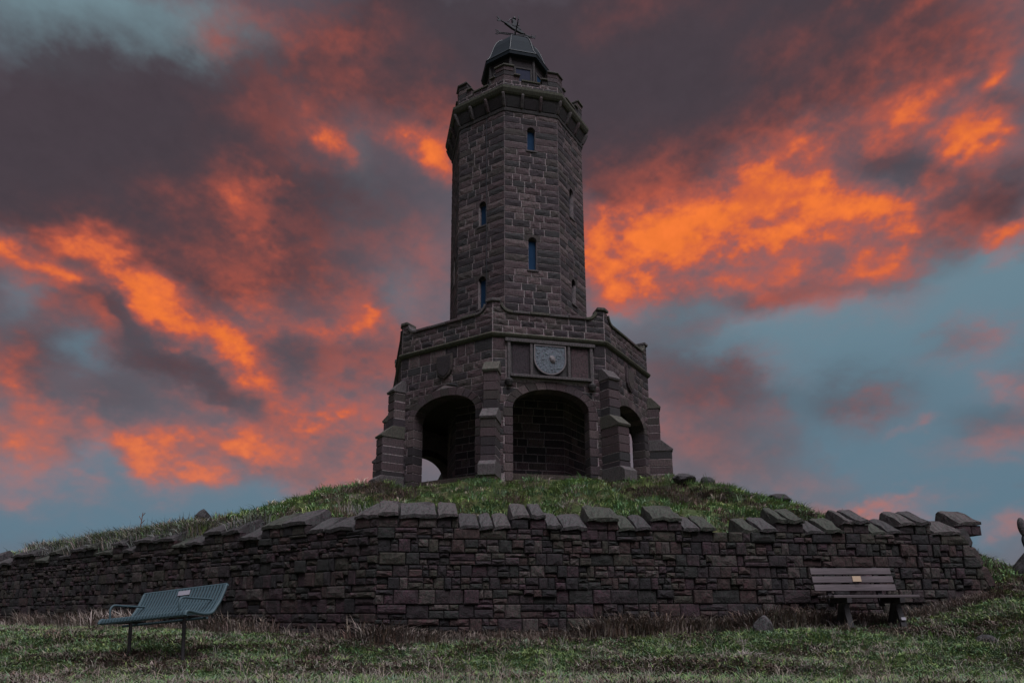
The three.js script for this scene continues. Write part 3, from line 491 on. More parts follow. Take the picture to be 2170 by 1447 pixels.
// ---- carved panel over the front arch, and shields on the faces beside it
{
  const th = faceTh(0), P = (name, g, m, s, y, n) => seat(part(panel, name, g, m), th, s, Y(y), n);
  const panel = part(tower, 'carved_panel', seatGeo(bx(3.56, 1.5, 0.1), th, 0, Y(11.86), A_B - 0.035), M['corbel stone']);
  P('lintel', chamfer(3.9, 0.16, 0.26, 0.02), M.dressed, 0, 12.6, A_B + 0.03);
  P('ledge', chamfer(3.5, 0.13, 0.3, 0.03), M.dressed, 0, 11.06, A_B + 0.05);
  for (const [s, w] of [[-1.78, 0.15], [-0.83, 0.13], [0.79, 0.13], [1.78, 0.15]]) P('mullion', chamfer(w, 1.4, 0.2, 0.03), M.dressed, s, 11.83, A_B + 0.025);
  for (const s of [-1.26, 1.28]) P('side_panel', chamfer(0.74, 1.32, 0.05, 0.015), towerMats[s < 0 ? 1 : 5], s, 11.82, A_B + 0.012);
  const uShape = (w, top, e) => { const p = [[-w + e, top - e], [-w + e, 0]]; for (let i = 1; i < 20; i++) { const t = Math.PI * (1 + i / 20); p.push([(w - e) * Math.cos(t), (w - e) * 0.96 * Math.sin(t)]); } p.push([w - e, 0], [w - e, top - e]); return p.reverse(); };
  const disc = P('medallion', poly(uShape(0.7, 0.64, 0), 0.08, 0.015), M.mosaic, -0.03, 11.86, A_B + 0.02);
  const rimS = new THREE.Shape(uShape(0.7, 0.64, 0.01).map((p) => new THREE.Vector2(...p))); rimS.holes.push(new THREE.Path(uShape(0.7, 0.64, 0.06).map((p) => new THREE.Vector2(...p))));
  part(disc, 'rim', withUv(new THREE.ExtrudeGeometry(rimS, { depth: 0.03, bevelEnabled: false })), M.boss).position.z = 0.078;
  const b = rock(5, 0.13, 0.19, 0.07, 3, 0.3); const boss = part(disc, 'boss', b, M.boss); boss.position.set(0.1, 0.0, 0.085); boss.rotation.z = 0.35;
  const lumps = []; const r = rng(9);                          // low relief round the boss
  for (let i = 0; i < 46; i++) { const a = r() * 6.283, d = 0.18 + 0.42 * Math.sqrt(r()); lumps.push(new THREE.IcosahedronGeometry(1, 1).scale(0.05 + 0.05 * r(), 0.03 + 0.03 * r(), 0.014).rotateZ(a + r()).translate(Math.cos(a) * d, Math.sin(a) * d, 0.08)); }
  part(disc, 'relief', withUv(merge(lumps), 0.5), M.mosaic);
  for (const s of [-1.78, 1.78]) {
    P('stop_shaft', withUv(new THREE.CylinderGeometry(0.085, 0.085, 0.5, 10)), M.dressed, s, 11.13, A_B + 0.05);
    P('label_stop', withUv(new THREE.LatheGeometry([[0.0, -0.2], [0.1, -0.17], [0.17, -0.02], [0.18, 0.06], [0.1, 0.12], [0.0, 0.13]].map((p) => new THREE.Vector2(...p)), 10)), M['corbel stone'], s, 10.8, A_B + 0.1);
  }
  for (const k of [-2, -1, 1, 2]) {
    const o = [[-0.42, 1.1], [0.42, 1.1], [0.42, 0.52], [0.38, 0.34], [0.26, 0.16], [0, 0], [-0.26, 0.16], [-0.38, 0.34], [-0.42, 0.52]];
    const sh = part(tower, 'shield', poly(o, 0.16, 0.03), towerMats[k > 0 ? 0 : 4]); seat(sh, faceTh(k), 0.03, Y(11.3), A_B - 0.04);
    part(sh, 'field', poly(o.map(([x, y]) => [x * 0.8, 0.11 + y * 0.82]), 0.05, 0.012), towerMats[k > 0 ? 4 : 3]).position.set(0, 0, 0.135);
  }
}
// ---- shaft
const SH_TOP = 25.86, COURSES = [7.0];
while (COURSES[COURSES.length - 1] < SH_TOP - 0.01) { const y = COURSES[COURSES.length - 1]; COURSES.push(SH_TOP - y < 0.55 ? SH_TOP : y + 0.325 + 0.06 * tR()); }
const snap = (y) => COURSES.reduce((a, b) => (Math.abs(b - y) < Math.abs(a - y) ? b : a));
const WINS = { 0: [[23.62, 25.14], [17.36, 18.9]], '-1': [[19.8, 21.28], [15.57, 17.07]], 1: [[20.92, 22.46], [16.14, 17.68]], 2: [[19.0, 20.5]], '-2': [[17.8, 19.3]], 3: [[18.6, 20.1]], 4: [[21.4, 22.9]], '-3': [[22.6, 24.1]] };
for (const k in WINS) WINS[k] = WINS[k].map(([a, b]) => [snap(a), snap(b + 0.12) - 0.12]);
const WIN_S = { '-1': 0.08 }, WIN_W = 0.205;
{
  const n = A_S, h = n * T8, walls = [];
  for (let k = -3; k <= 4; k++) {
    const s = new THREE.Shape([[-h, -0.4], [h, -0.4], [h, Y(SH_TOP)], [-h, Y(SH_TOP)]].map((p) => new THREE.Vector2(...p))), c = WIN_S[k] ?? 0;
    for (const [a, b] of WINS[k]) { const p = new THREE.Path(); p.moveTo(c - WIN_W, Y(a)); p.lineTo(c + WIN_W, Y(a)); p.lineTo(c + WIN_W, Y(b) - WIN_W); p.absarc(c, Y(b) - WIN_W, WIN_W, 0, Math.PI, false); p.lineTo(c - WIN_W, Y(a)); s.holes.push(p); }
    walls.push(withUv(new THREE.ExtrudeGeometry(s, { depth: 0.5, bevelEnabled: false, curveSegments: 8 }).translate(0, 0, n - 0.5)).rotateY(faceTh(k)));
  }
  const shaft = part(tower, 'shaft', merge(walls), M.pointing);
  const frame = (w) => { const s = new THREE.Shape(), o = w + 0.13, i = w - 0.012; s.moveTo(-o, 0); s.lineTo(o, 0); s.lineTo(o, 1.55); s.lineTo(-o, 1.55); const p = new THREE.Path(); p.moveTo(-i, 0.0001); p.lineTo(i, 0.0001); return s; };
  for (let k = -3; k <= 4; k++) {
    const th = faceTh(k), c = WIN_S[k] ?? 0;
    for (const [a, b] of WINS[k]) {
      const w = part(shaft, 'window', bx(2 * WIN_W - 0.03, b - a - 0.16, 0.03), k === 0 || k === -1 ? M.pane : M.pane); seat(w, th, c, Y((a + b) / 2 - 0.06), A_S - 0.2);
      seat(part(shaft, 'sill', chamfer(2 * WIN_W + 0.16, 0.1, 0.34, 0.02), M.dressed), th, c, Y(a) - 0.05, A_S - 0.1);
      const s = new THREE.Shape(); const W2 = WIN_W + 0.2;       // round-headed lintel
      const lo = COURSES[COURSES.indexOf(snap(b + 0.12)) - 1] - b + 0.01, hi = 0.108; s.moveTo(-W2, lo); s.lineTo(-WIN_W, lo); s.lineTo(-WIN_W, -WIN_W); s.absarc(0, -WIN_W, WIN_W, Math.PI, 0, true); s.lineTo(WIN_W, lo); s.lineTo(W2, lo); s.lineTo(W2, hi); s.lineTo(-W2, hi);
      seat(part(shaft, 'window_head', withUv(new THREE.ExtrudeGeometry(s, { depth: 0.2, bevelEnabled: false, curveSegments: 8 })), towerMats[[0, 4, 2][Math.floor(tR() * 3)]]), th, c, Y(b), A_S - 0.184);
    }
    if (k < -2 || k > 2) continue;
    for (let ci = 0; ci < COURSES.length - 1; ci++) {
      const y = COURSES[ci], yb = COURSES[ci + 1];
      let st = [[-1.355, 1.355, -1.355, 1.355]];
      for (const [a, b] of WINS[k]) {
        const head = Math.abs(yb - b - 0.12) < 0.01;
        if (head) st = cut(st, [c - WIN_W - 0.215, c + WIN_W + 0.215], [c - WIN_W - 0.215, c + WIN_W + 0.215]);
        else if (yb > a + 0.01 && y < b - 0.01) st = cut(st, [c - WIN_W - 0.004, c + WIN_W + 0.004], [c - WIN_W - 0.004, c + WIN_W + 0.004]);
      }
      const hid = y < 13.4 ? (y < 11.1 ? 0.3 : 0) : 1;
      if (hid) course(towerStones, { parent: shaft, th, n: A_S, back: 0.06, bulge: 0.034, weight: SHARE[k] * 0.8 * hid }, Y(y), Y(yb), st, 0.36, 0.95, tR);
    }
  }
  const cable = [[0.34, SH_TOP], [0.345, 24], [0.35, 20.6], [0.36, 17.0], [0.37, 13.0]].map(([s, y]) => { const th = faceTh(-1), n = A_S + 0.055; return [n * Math.sin(th) + s * Math.cos(th), Y(y), n * Math.cos(th) - s * Math.sin(th)]; });
  part(shaft, 'lightning_cable', tube(cable, 0.014, 40, 6), M.iron);
}
// ---- head: corbels, cornice and battlements
{
  const head = part(tower, 'tower_head', ring8([[3.4, Y(25.8)], [3.6, Y(25.82)], [3.63, Y(25.95)], [3.56, Y(26.02)], [3.8, Y(26.64)], [3.2, Y(26.7)]]), M['corbel stone']);
  part(head, 'cornice', ring8([[3.3, Y(26.62)], [3.84, Y(26.62)], [3.9, Y(26.7)], [3.97, Y(26.86)], [3.97, Y(27.0)], [3.9, Y(27.06)], [3.72, Y(27.16)], [3.2, Y(27.16)]]), M.mossy);
  part(head, 'leads', ring8([[1.5, Y(27.05)], [3.6, Y(27.05)], [3.6, Y(27.2)], [1.5, Y(27.3)]]), M.lead);
  const corb = poly([[3.4, Y(26.63)], [3.9, Y(26.63)], [3.91, Y(26.55)], [3.84, Y(26.36)], [3.74, Y(26.16)], [3.66, Y(26.02)], [3.4, Y(25.99)]], 0.13, 0.02).translate(0, 0, -0.065).rotateY(-Math.PI / 2);
  const dart = withUv(new THREE.LatheGeometry([[0, -0.24], [0.09, -0.18], [0.14, 0], [0.1, 0.12], [0, 0.14]].map((p) => new THREE.Vector2(...p)), 8));
  for (let k = -3; k <= 4; k++) {
    const th = faceTh(k), a = PHI + k * Math.PI / 4;
    part(head, 'corbel', corb, M.dressed).rotation.y = a;
    for (const s of [-0.49, 0.45]) { const o = part(head, 'corbel', corb, [M.dressed, towerMats[2]][s > 0 ? 1 : 0]); o.rotation.y = th; o.position.set(s * Math.cos(th) - 0.24 * Math.sin(th), 0, -s * Math.sin(th) - 0.24 * Math.cos(th)); }
    const pan = poly([[-0.33, 0], [0.33, 0], [0.33, 0.36], [0.24, 0.47], [0, 0.52], [-0.24, 0.47], [-0.33, 0.36]], 0.07, 0.02).rotateX(0.34);
    for (const s of [-0.93, -0.02, 0.9]) seat(part(head, 'panel', pan, towerMats[[1, 3, 6][Math.floor(tR() * 3)]]), th, s, Y(26.07), A_S - 0.01);
  }
  // battlements: a low wall, then stepped blocks at the corners
  const PN = 3.36, PI_ = 2.98, edge = (k, s, n) => { const t = faceTh(k); return [n * Math.sin(t) + s * Math.cos(t), n * Math.cos(t) - s * Math.sin(t)]; };
  const cornerGeo = (k, e, nO, nI, y0, y1, bev) => {           // e: how far it runs back from the corner on both faces
    const hO = nO * T8, a = PHI + k * Math.PI / 4, ro = nO / Math.cos(Q), ri = nI / Math.cos(Q), hc = PN * T8;
    return poly([edge(k - 1, hc - e, nO), [ro * Math.sin(a), ro * Math.cos(a)], edge(k, e - hc, nO), edge(k, e - hc, nI), [ri * Math.sin(a), ri * Math.cos(a)], edge(k - 1, hc - e, nI)].map(([x, z]) => [x, -z]), y1 - y0, bev).rotateX(-Math.PI / 2).translate(0, Y(y0), 0);
  };
  const bw = part(tower, 'battlement', ring8([[PI_ / Math.cos(Q), Y(27.1)], [PN / Math.cos(Q), Y(27.1)], [PN / Math.cos(Q), Y(27.58)], [PI_ / Math.cos(Q), Y(27.58)]]), M.pointing);
  const lowCap = chamfer(0.98, 0.1, 0.48, 0.02);
  for (let k = -3; k <= 4; k++) {
    const th = faceTh(k);
    let y = 27.58;
    for (const h of [0.28, 0.26, 0.24]) { const g = cornerGeo(k, 0.5 + (tR() - 0.5) * 0.03, PN + (tR() - 0.5) * 0.02, PI_, y + 0.006, y + h - 0.006, 0.016); part(bw, 'merlon_stone', g, towerMats[[0, 1, 2, 3, 5, 6, 7][Math.floor(tR() * 7)]]); y += h; }
    part(bw, 'merlon_cap', cornerGeo(k, 0.53, PN + 0.07, PI_ - 0.05, y, y + 0.12, 0.03), [M['mossy pale'], M.dressed][k & 1]);
    for (const s of [-1, 1]) {                                  // the lower step beside each corner block
      const sx = s * (PN * T8 - 0.5 - 0.15);
      seat(part(bw, 'step_stone', chamfer(0.29, 0.3, PN - PI_ - 0.02, 0.02), towerMats[Math.floor(tR() * 8)]), th, sx, Y(27.73), (PN + PI_) / 2 + (tR() - 0.5) * 0.02);
      seat(part(bw, 'step_cap', chamfer(0.33, 0.09, 0.5, 0.02), M['mossy pale']), th, sx - s * 0.025, Y(27.925), (PN + PI_) / 2 + 0.01);
    }
    seat(part(bw, 'crenel_cap', lowCap, [M.mossy, M['mossy pale']][k & 1]), th, 0.0, Y(27.63) + (tR() - 0.5) * 0.01, (PN + PI_) / 2 + 0.01);
    if (k < -2 || k > 2) continue;
    for (const [a, b] of [[27.16, 27.38], [27.38, 27.58]]) course(towerStones, { parent: bw, th, n: PN, back: 0.05, bulge: 0.02, weight: SHARE[k] * 0.7 }, Y(a), Y(b), [[-1.38, 1.38, -1.38, 1.38]], 0.36, 0.7, tR);
  }
}
// ---- lantern room with a leaded dome, and the weathervane on it
{
  const R = 1.66, lan = part(tower, 'lantern', ring8([[R - 0.2, Y(27.1)], [R, Y(27.1)], [R, Y(30.72)], [R - 0.2, Y(30.72)]]), towerMats[3]);
  const c = R * Math.cos(Q), th0 = faceTh(0);
  for (let k = -3; k <= 4; k++) {
    const th = faceTh(k), a = PHI + k * Math.PI / 4;
    seat(part(lan, 'window', bx(0.8, 1.3, 0.04), k === 0 ? M['pane pale'] : M.pane), th, 0.05, Y(29.35), c + 0.005);
    seat(part(lan, 'window_frame', merge([bx(0.08, 1.46, 0.08, -0.44), bx(0.08, 1.46, 0.08, 0.44), bx(0.8, 0.08, 0.08, 0, 0.69), bx(0.8, 0.08, 0.08, 0, -0.69)]), M['corbel stone']), th, 0.05, Y(29.35), c + 0.02);
    const p = part(lan, 'corner_post', chamfer(0.14, 3.5, 0.14, 0.03), M['corbel stone']); p.rotation.y = a; p.position.set(R * Math.sin(a), Y(28.9), R * Math.cos(a));
  }
  const prof = [[1.78, 30.68], [1.93, 30.7], [1.95, 30.86], [1.87, 30.97], [1.72, 31.22], [1.59, 31.58], [1.45, 32.0], [1.28, 32.36], [1.05, 32.66], [0.75, 32.86], [0.4, 32.95], [0.0, 33.0]];
  const dome = part(tower, 'dome', ring8(prof.map(([r, y]) => [r, Y(y)])), M.lead);
  part(dome, 'soffit', ring8([[1.4, Y(30.66)], [1.92, Y(30.69)]]), M['lead roll']);
  for (let k = -3; k <= 4; k++) {
    const a = PHI + k * Math.PI / 4;
    part(dome, 'ridge_roll', tube(prof.slice(2).map(([r, y]) => [r * Math.sin(a), Y(y) + 0.015, r * Math.cos(a)]), 0.035, 30, 6), M['lead roll']);
  }
  part(dome, 'eaves_roll', merge([0, 1, 2, 3, 4, 5, 6, 7].map((k) => { const a = PHI + k * Math.PI / 4, b = a + Math.PI / 4; return rod([1.94 * Math.sin(a), Y(30.9), 1.94 * Math.cos(a)], [1.94 * Math.sin(b), Y(30.9), 1.94 * Math.cos(b)], 0.03); })), M['lead roll']);
}
layStones(towerStones, 300, towerMats, towerRest, TOWER_TINTS, tower, 'stonework', rng(99));

// ---------------------------------------------------------------- the weathervane on the dome
{
  const v = thing('weathervane', 'dark iron weathervane with a figure on its arrow above the compass arms on the dome', 'weathervane', AX, 32.9, -AD);
  part(v, 'mast', merge([rod([0, -0.1, 0], [0, 1.35, 0], 0.06, 0.035), new THREE.SphereGeometry(0.1, 12, 8).translate(0, 0.25, 0)]), M.iron);
  const AR = 0.17, arms = [];
  // compass arms with their letters
  const strokes = { E: [[[0, 0], [0, 1]], [[0, 0], [0.6, 0]], [[0, 0.5], [0.5, 0.5]], [[0, 1], [0.6, 1]]], W: [[[0, 1], [0.2, 0]], [[0.2, 0], [0.4, 0.7]], [[0.4, 0.7], [0.6, 0]], [[0.6, 0], [0.8, 1]]], N: [[[0, 0], [0, 1]], [[0, 1], [0.6, 0]], [[0.6, 0], [0.6, 1]]], S: [[[0, 0], [0.6, 0]], [[0.6, 0], [0.6, 0.5]], [[0.6, 0.5], [0, 0.5]], [[0, 0.5], [0, 1]], [[0, 1], [0.6, 1]]] };
  ['E', 'N', 'W', 'S'].forEach((ch, i) => {
    const a = AR + i * Math.PI / 2, L = 0.98, dx = -Math.cos(a), dz = Math.sin(a);
    for (const dy of [0.0, 0.14]) arms.push(rod([0, 0.74 + dy * 0.6, 0], [dx * L, 0.74 + dy * 0.6, dz * L], 0.026));
    const S = 0.26, g = strokes[ch].map(([p, q]) => { const at = ([x, y]) => { const e = L + x * S; return [dx * e, 0.68 + y * S, dz * e]; }; return rod(at(p), at(q), 0.026, 0.026, 6); });
    part(v, 'letter', merge(g), M.iron);
  });
  part(v, 'compass_arms', merge(arms), M.iron);
  // the arrow points away to the right and carries a crouching figure
  const arrow = new THREE.Group(); arrow.name = 'arrow'; arrow.position.set(0, 1.2, 0); arrow.rotation.y = 0.62; v.add(arrow);
  part(arrow, 'shaft', merge([rod([-1.0, 0, 0], [1.0, 0, 0], 0.038), poly([[-0.72, -0.06], [-0.2, -0.15], [0.45, -0.12], [0.7, 0], [0.4, 0.09], [-0.3, 0.11], [-0.7, 0.07]], 0.13, 0.02).translate(0, 0, -0.065)]), M.iron);
  part(arrow, 'point', poly([[0.98, -0.09], [1.2, 0], [0.98, 0.09], [1.02, 0]], 0.04).translate(0, 0, -0.02), M.iron);
  part(arrow, 'tail', merge([poly([[-0.92, 0], [-1.2, 0.17], [-1.26, 0.1], [-1.1, 0], [-1.26, -0.1], [-1.2, -0.17]], 0.04).translate(0, 0, -0.02)]), M.iron);
  part(arrow, 'figure', merge([poly([[-0.26, 0.04], [-0.16, 0.22], [-0.2, 0.44], [-0.1, 0.54], [0.02, 0.54], [0.1, 0.4], [0.12, 0.24], [0.3, 0.2], [0.36, 0.04], [0.2, 0.04], [0.04, 0.12], [-0.08, 0.04]].map(([x, y]) => [x * 1.15, y]), 0.16, 0.03).translate(0, 0, -0.08), new THREE.SphereGeometry(0.11, 10, 8).translate(-0.05, 0.64, 0), tube([[-0.1, 0.5, 0.02], [-0.3, 0.46, 0.03], [-0.42, 0.3, 0.03], [-0.5, 0.16, 0.02]], 0.03, 12, 6), tube([[0.06, 0.46, 0], [0.24, 0.34, 0], [0.3, 0.44, 0], [0.33, 0.54, 0]], 0.025, 12, 6)]), M.iron);
}
// ---------------------------------------------------------------- the retaining wall
const FRONT = [[0.32, 1], [0.9, 1], [1.23, 1], [1.56, 0], [1.78, 0], [2.06, 0], [2.36, 1], [2.61, 1], [2.86, 0], [3.28, 0], [3.8, 1], [4.07, 0], [4.34, 0], [4.87, 1], [5.16, 0], [5.45, 0], [5.92, -1], [6.2, 0], [6.52, 0], [6.72, 1], [7.02, 1], [7.37, 0], [7.73, 0], [7.92, 1], [8.23, 1], [8.52, 0], [8.79, 0], [9.09, 1], [9.39, 1], [9.93, 0], [10.38, 1.1]];
{
  const CX = CORNER[0], CZ = -CORNER[1], TOP = 2.89, wr = rng(311);
  const wall = thing('retaining_wall', 'dark dry stone retaining wall with castellated sloping coping round the foot of the mound', 'wall', CX, 0, CZ);
  const P2 = (w, s, n) => [s * w.t[0] + n * w.n[0], s * w.t[1] + n * w.n[1]];          // (x, d) from the corner
  const footR = (s) => { const p = P2(wallR, s, 0.05); return meadowY(CX + p[0], CORNER[1] + p[1]); }, footL = (s) => { const p = P2(wallL, s, 0.05); return meadowY(CX + p[0], CORNER[1] + p[1]); };
  const RAKE = 10.02, endS = (y) => LEN_R - clamp((y - 2.05) / (TOP + 0.15 - 2.05)) * (LEN_R - RAKE + 0.1);
  // heart of the wall, behind the stones
  const hr = poly([[0.03, 0.6], [LEN_R - 0.04, 0.6], [LEN_R - 0.04, 2.05], [endS(TOP + 0.1) - 0.04, TOP + 0.1], [endS(TOP + 0.1) - 0.6, TOP - 0.02], [0.03, TOP - 0.02]], 0.45).translate(0, 0, -0.5).rotateY(TH_R);
  const hl = poly([[-LEN_L, 0.6], [-0.03, 0.6], [-0.03, TOP - 0.02], [-LEN_L, TOP - 0.02]], 0.45).translate(0, 0, -0.5).rotateY(TH_L);
  part(wall, 'wall_heart', merge([hr, hl]), M['wall heart']);
  const stones = [];
  const lay = (th, a, b, foot, end, near) => {
    let y = 0.75;
    while (y < TOP - 0.03) {
      let yb = y + 0.12 + 0.11 * wr();
      if (TOP - yb < 0.06) yb = TOP - y > 0.2 ? (y + TOP) / 2 : TOP;
      const aa = a + 0.05 * wr();
      const st = [[aa, end ? endS(y) : b, aa, end ? endS(yb) : b]];
      const before = stones.length;
      course(stones, { parent: wall, th, n: 0.0, back: 0.09, bulge: 0.022, joint: 0.005, dry: true }, y, yb, st, 0.1, 0.2 + 0.3 * wr(), wr);
      for (let i = stones.length - 1; i >= before; i--) {
        const s = stones[i];
        if (yb < foot(s.cx) - 0.05) { stones.splice(i, 1); continue; }
        // mixed sizes: many places in a course hold two or three smaller stones
        const w = s.q[1][0] - s.q[0][0], h = s.q[3][1] - s.q[0][1];
        if (h > 0.1 && wr() < 0.5 && Math.abs(s.q[0][0] - s.q[3][0]) < 1e-6 && Math.abs(s.q[1][0] - s.q[2][0]) < 1e-6) {
          const [x0, x1, y0, y1] = [s.q[0][0], s.q[1][0], s.q[0][1], s.q[3][1]], ym = mix(y0, y1, 0.32 + 0.36 * wr()), add = (a, b, c, d) => { const n = { ...s, q: [[a, c], [b, c], [b, d], [a, d]], cx: (a + b) / 2, cy: (c + d) / 2, weight: (b - a) * (d - c), tint: Math.floor(wr() * 8), n: (wr() - 0.5) * 0.06 }; const p = CORNER[1] + n.cx * Math.sin(th); n.weight *= near / (p * p); stones.push(n); };
          const two = (c, d) => { if (w > 0.2 && wr() < 0.6) { const xm = mix(x0, x1, 0.3 + 0.4 * wr()); add(x0, xm - 0.005, c, d); add(xm + 0.005, x1, c, d); } else add(x0, x1, c, d); };
          two(y0, ym - 0.005); two(ym + 0.005, y1);
          stones.splice(i, 1);
          continue;
        }
        s.n = (wr() - 0.5) * 0.06;
        const p = [CX + s.cx * Math.cos(th), CORNER[1] + s.cx * Math.sin(th)];
        s.weight *= near / (p[1] * p[1]);
      }
      y = yb;
    }
  };
  lay(TH_R, 0, LEN_R, footR, true, 1); lay(TH_L, -LEN_L, 0, footL, false, 0.6);
  layStones(stones, 300, wallMats, wallRest, WALL_TINTS, wall, 'stonework', rng(12));
  // coping: sloping stones, in turn low and raised on a thin course
  const cache = new Map();
  const copingGeo = (L, v) => {
    const key = Math.round(L * 40) + '/' + v;
    if (!cache.has(key)) {
      const sec = [[-0.1, 0], [0.05, -0.005], [0.06, 0.05], [-0.1, 0.135], [-0.27, 0.225], [-0.42, 0.3], [-0.48, 0.27], [-0.5, 0.1], [-0.5, -0.16], [-0.1, -0.16]], NS = 5, l = L - 0.014, pos = [];
      const at = (i, j) => { const u = j / NS, [z, y] = sec[i % sec.length], end = j === 0 || j === NS, k = fbm(u * l * 9 + v * 13, y * 9, z * 9 + L * 5, 3) - 0.5, m = fbm(z * 8 + v, j * 2.3, y * 8 + L, 2) - 0.5; return [(u - 0.5) * l + m * (end ? 0.05 : 0.02) + (end ? (j ? -1 : 1) * 0.012 * (i > 1 && i < 7 ? 1 : 0) : 0), y + k * 0.07 - (end && i > 1 && i < 7 ? 0.012 : 0), z + k * 0.05]; };
      for (let j = 0; j < NS; j++) for (let i = 0; i < sec.length; i++) pos.push(...at(i, j), ...at(i, j + 1), ...at(i + 1, j + 1), ...at(i, j), ...at(i + 1, j + 1), ...at(i + 1, j));
      for (const j of [0, NS]) for (let i = 1; i < sec.length - 1; i++) { const t = [at(0, j), at(i, j), at(i + 1, j)]; if (j === NS) t.reverse(); pos.push(...t[0], ...t[1], ...t[2]); }
      const g = soup(pos, new Array(pos.length / 3 * 2).fill(0));
      cache.set(key, withUv(g));
    }
    return cache.get(key);
  };
  const rise = bx(1, 1, 1);
  const cope = (th, a, b, up, o = {}) => {
    const L = b - a, c = part(wall, 'coping_stone', copingGeo(L, Math.floor(wr() * 3)), o.m ?? copingMats[Math.floor(wr() * 4)]);
    seat(c, th, (a + b) / 2, TOP + up + (wr() - 0.5) * 0.03, (wr() - 0.5) * 0.05);
    c.rotation.z = (wr() - 0.5) * 0.05;
    if (up > 0.05) for (let s = a; s < b - 0.05;) { const l = Math.min(b - s, 0.2 + 0.2 * wr()), q = [[-l / 2 + 0.006, 0.004], [l / 2 - 0.006, 0.004], [l / 2 - 0.006, up - 0.006], [-l / 2 + 0.006, up - 0.006]]; const k = part(wall, 'pinning_stone', block(q, 0.4, 0.02, wr, 2, 2, 1.1, false), wallMats[Math.floor(wr() * 8)]); seat(k, th, s + l / 2, TOP, 0.0); s += l; }
  };
  // along the front, as they run in the photograph: [end of the stone from the corner, raised?]
  let s = 0.0;
  for (const [e, up] of FRONT) { if (up >= 0) cope(TH_R, s, e, up * 0.16); s = e; }
  // corner stone and the far stretch
  cope(TH_L, -0.5, 0.02, 0.17);
  let left = -0.5, up = 0;
  while (left > -LEN_L + 1) { const n = 1 + Math.floor(wr() * 2); for (let i = 0; i < n; i++) { const l = 0.42 + 0.36 * wr(); cope(TH_L, left - l, left, up * 0.16, { m: copingMats[[1, 3, 1, 0][Math.floor(wr() * 4)]] }); left -= l; } up = 1 - up; }
  // raked end
  for (let i = 0; i < 3; i++) { const y0 = 3.02 - i * 0.34, o = part(wall, 'end_stone', chamfer(0.38, 0.2 + 0.05 * wr(), 0.5 + 0.1 * wr(), 0.05), [copingMats[1], wallMats[7], wallMats[2]][i]); const ss = endS(y0 - 0.17); seat(o, TH_R, ss + 0.02, y0 - 0.17, -0.24); o.rotation.order = 'YXZ'; o.rotation.z = -1.1 + 0.3 * (wr() - 0.5); }
  // the return at the right-hand end, running back into the bank
  const back = []; for (let i = 0; i < 5; i++) back.push(chamfer(0.5, 0.34, 0.62, 0.05).translate((wr() - 0.5) * 0.06, 1.55 + i * 0.3, -i * 0.02));
  seat(part(wall, 'end_pier', merge(back), wallMats[1]), TH_R, LEN_R - 0.42, 0, -0.5);
}

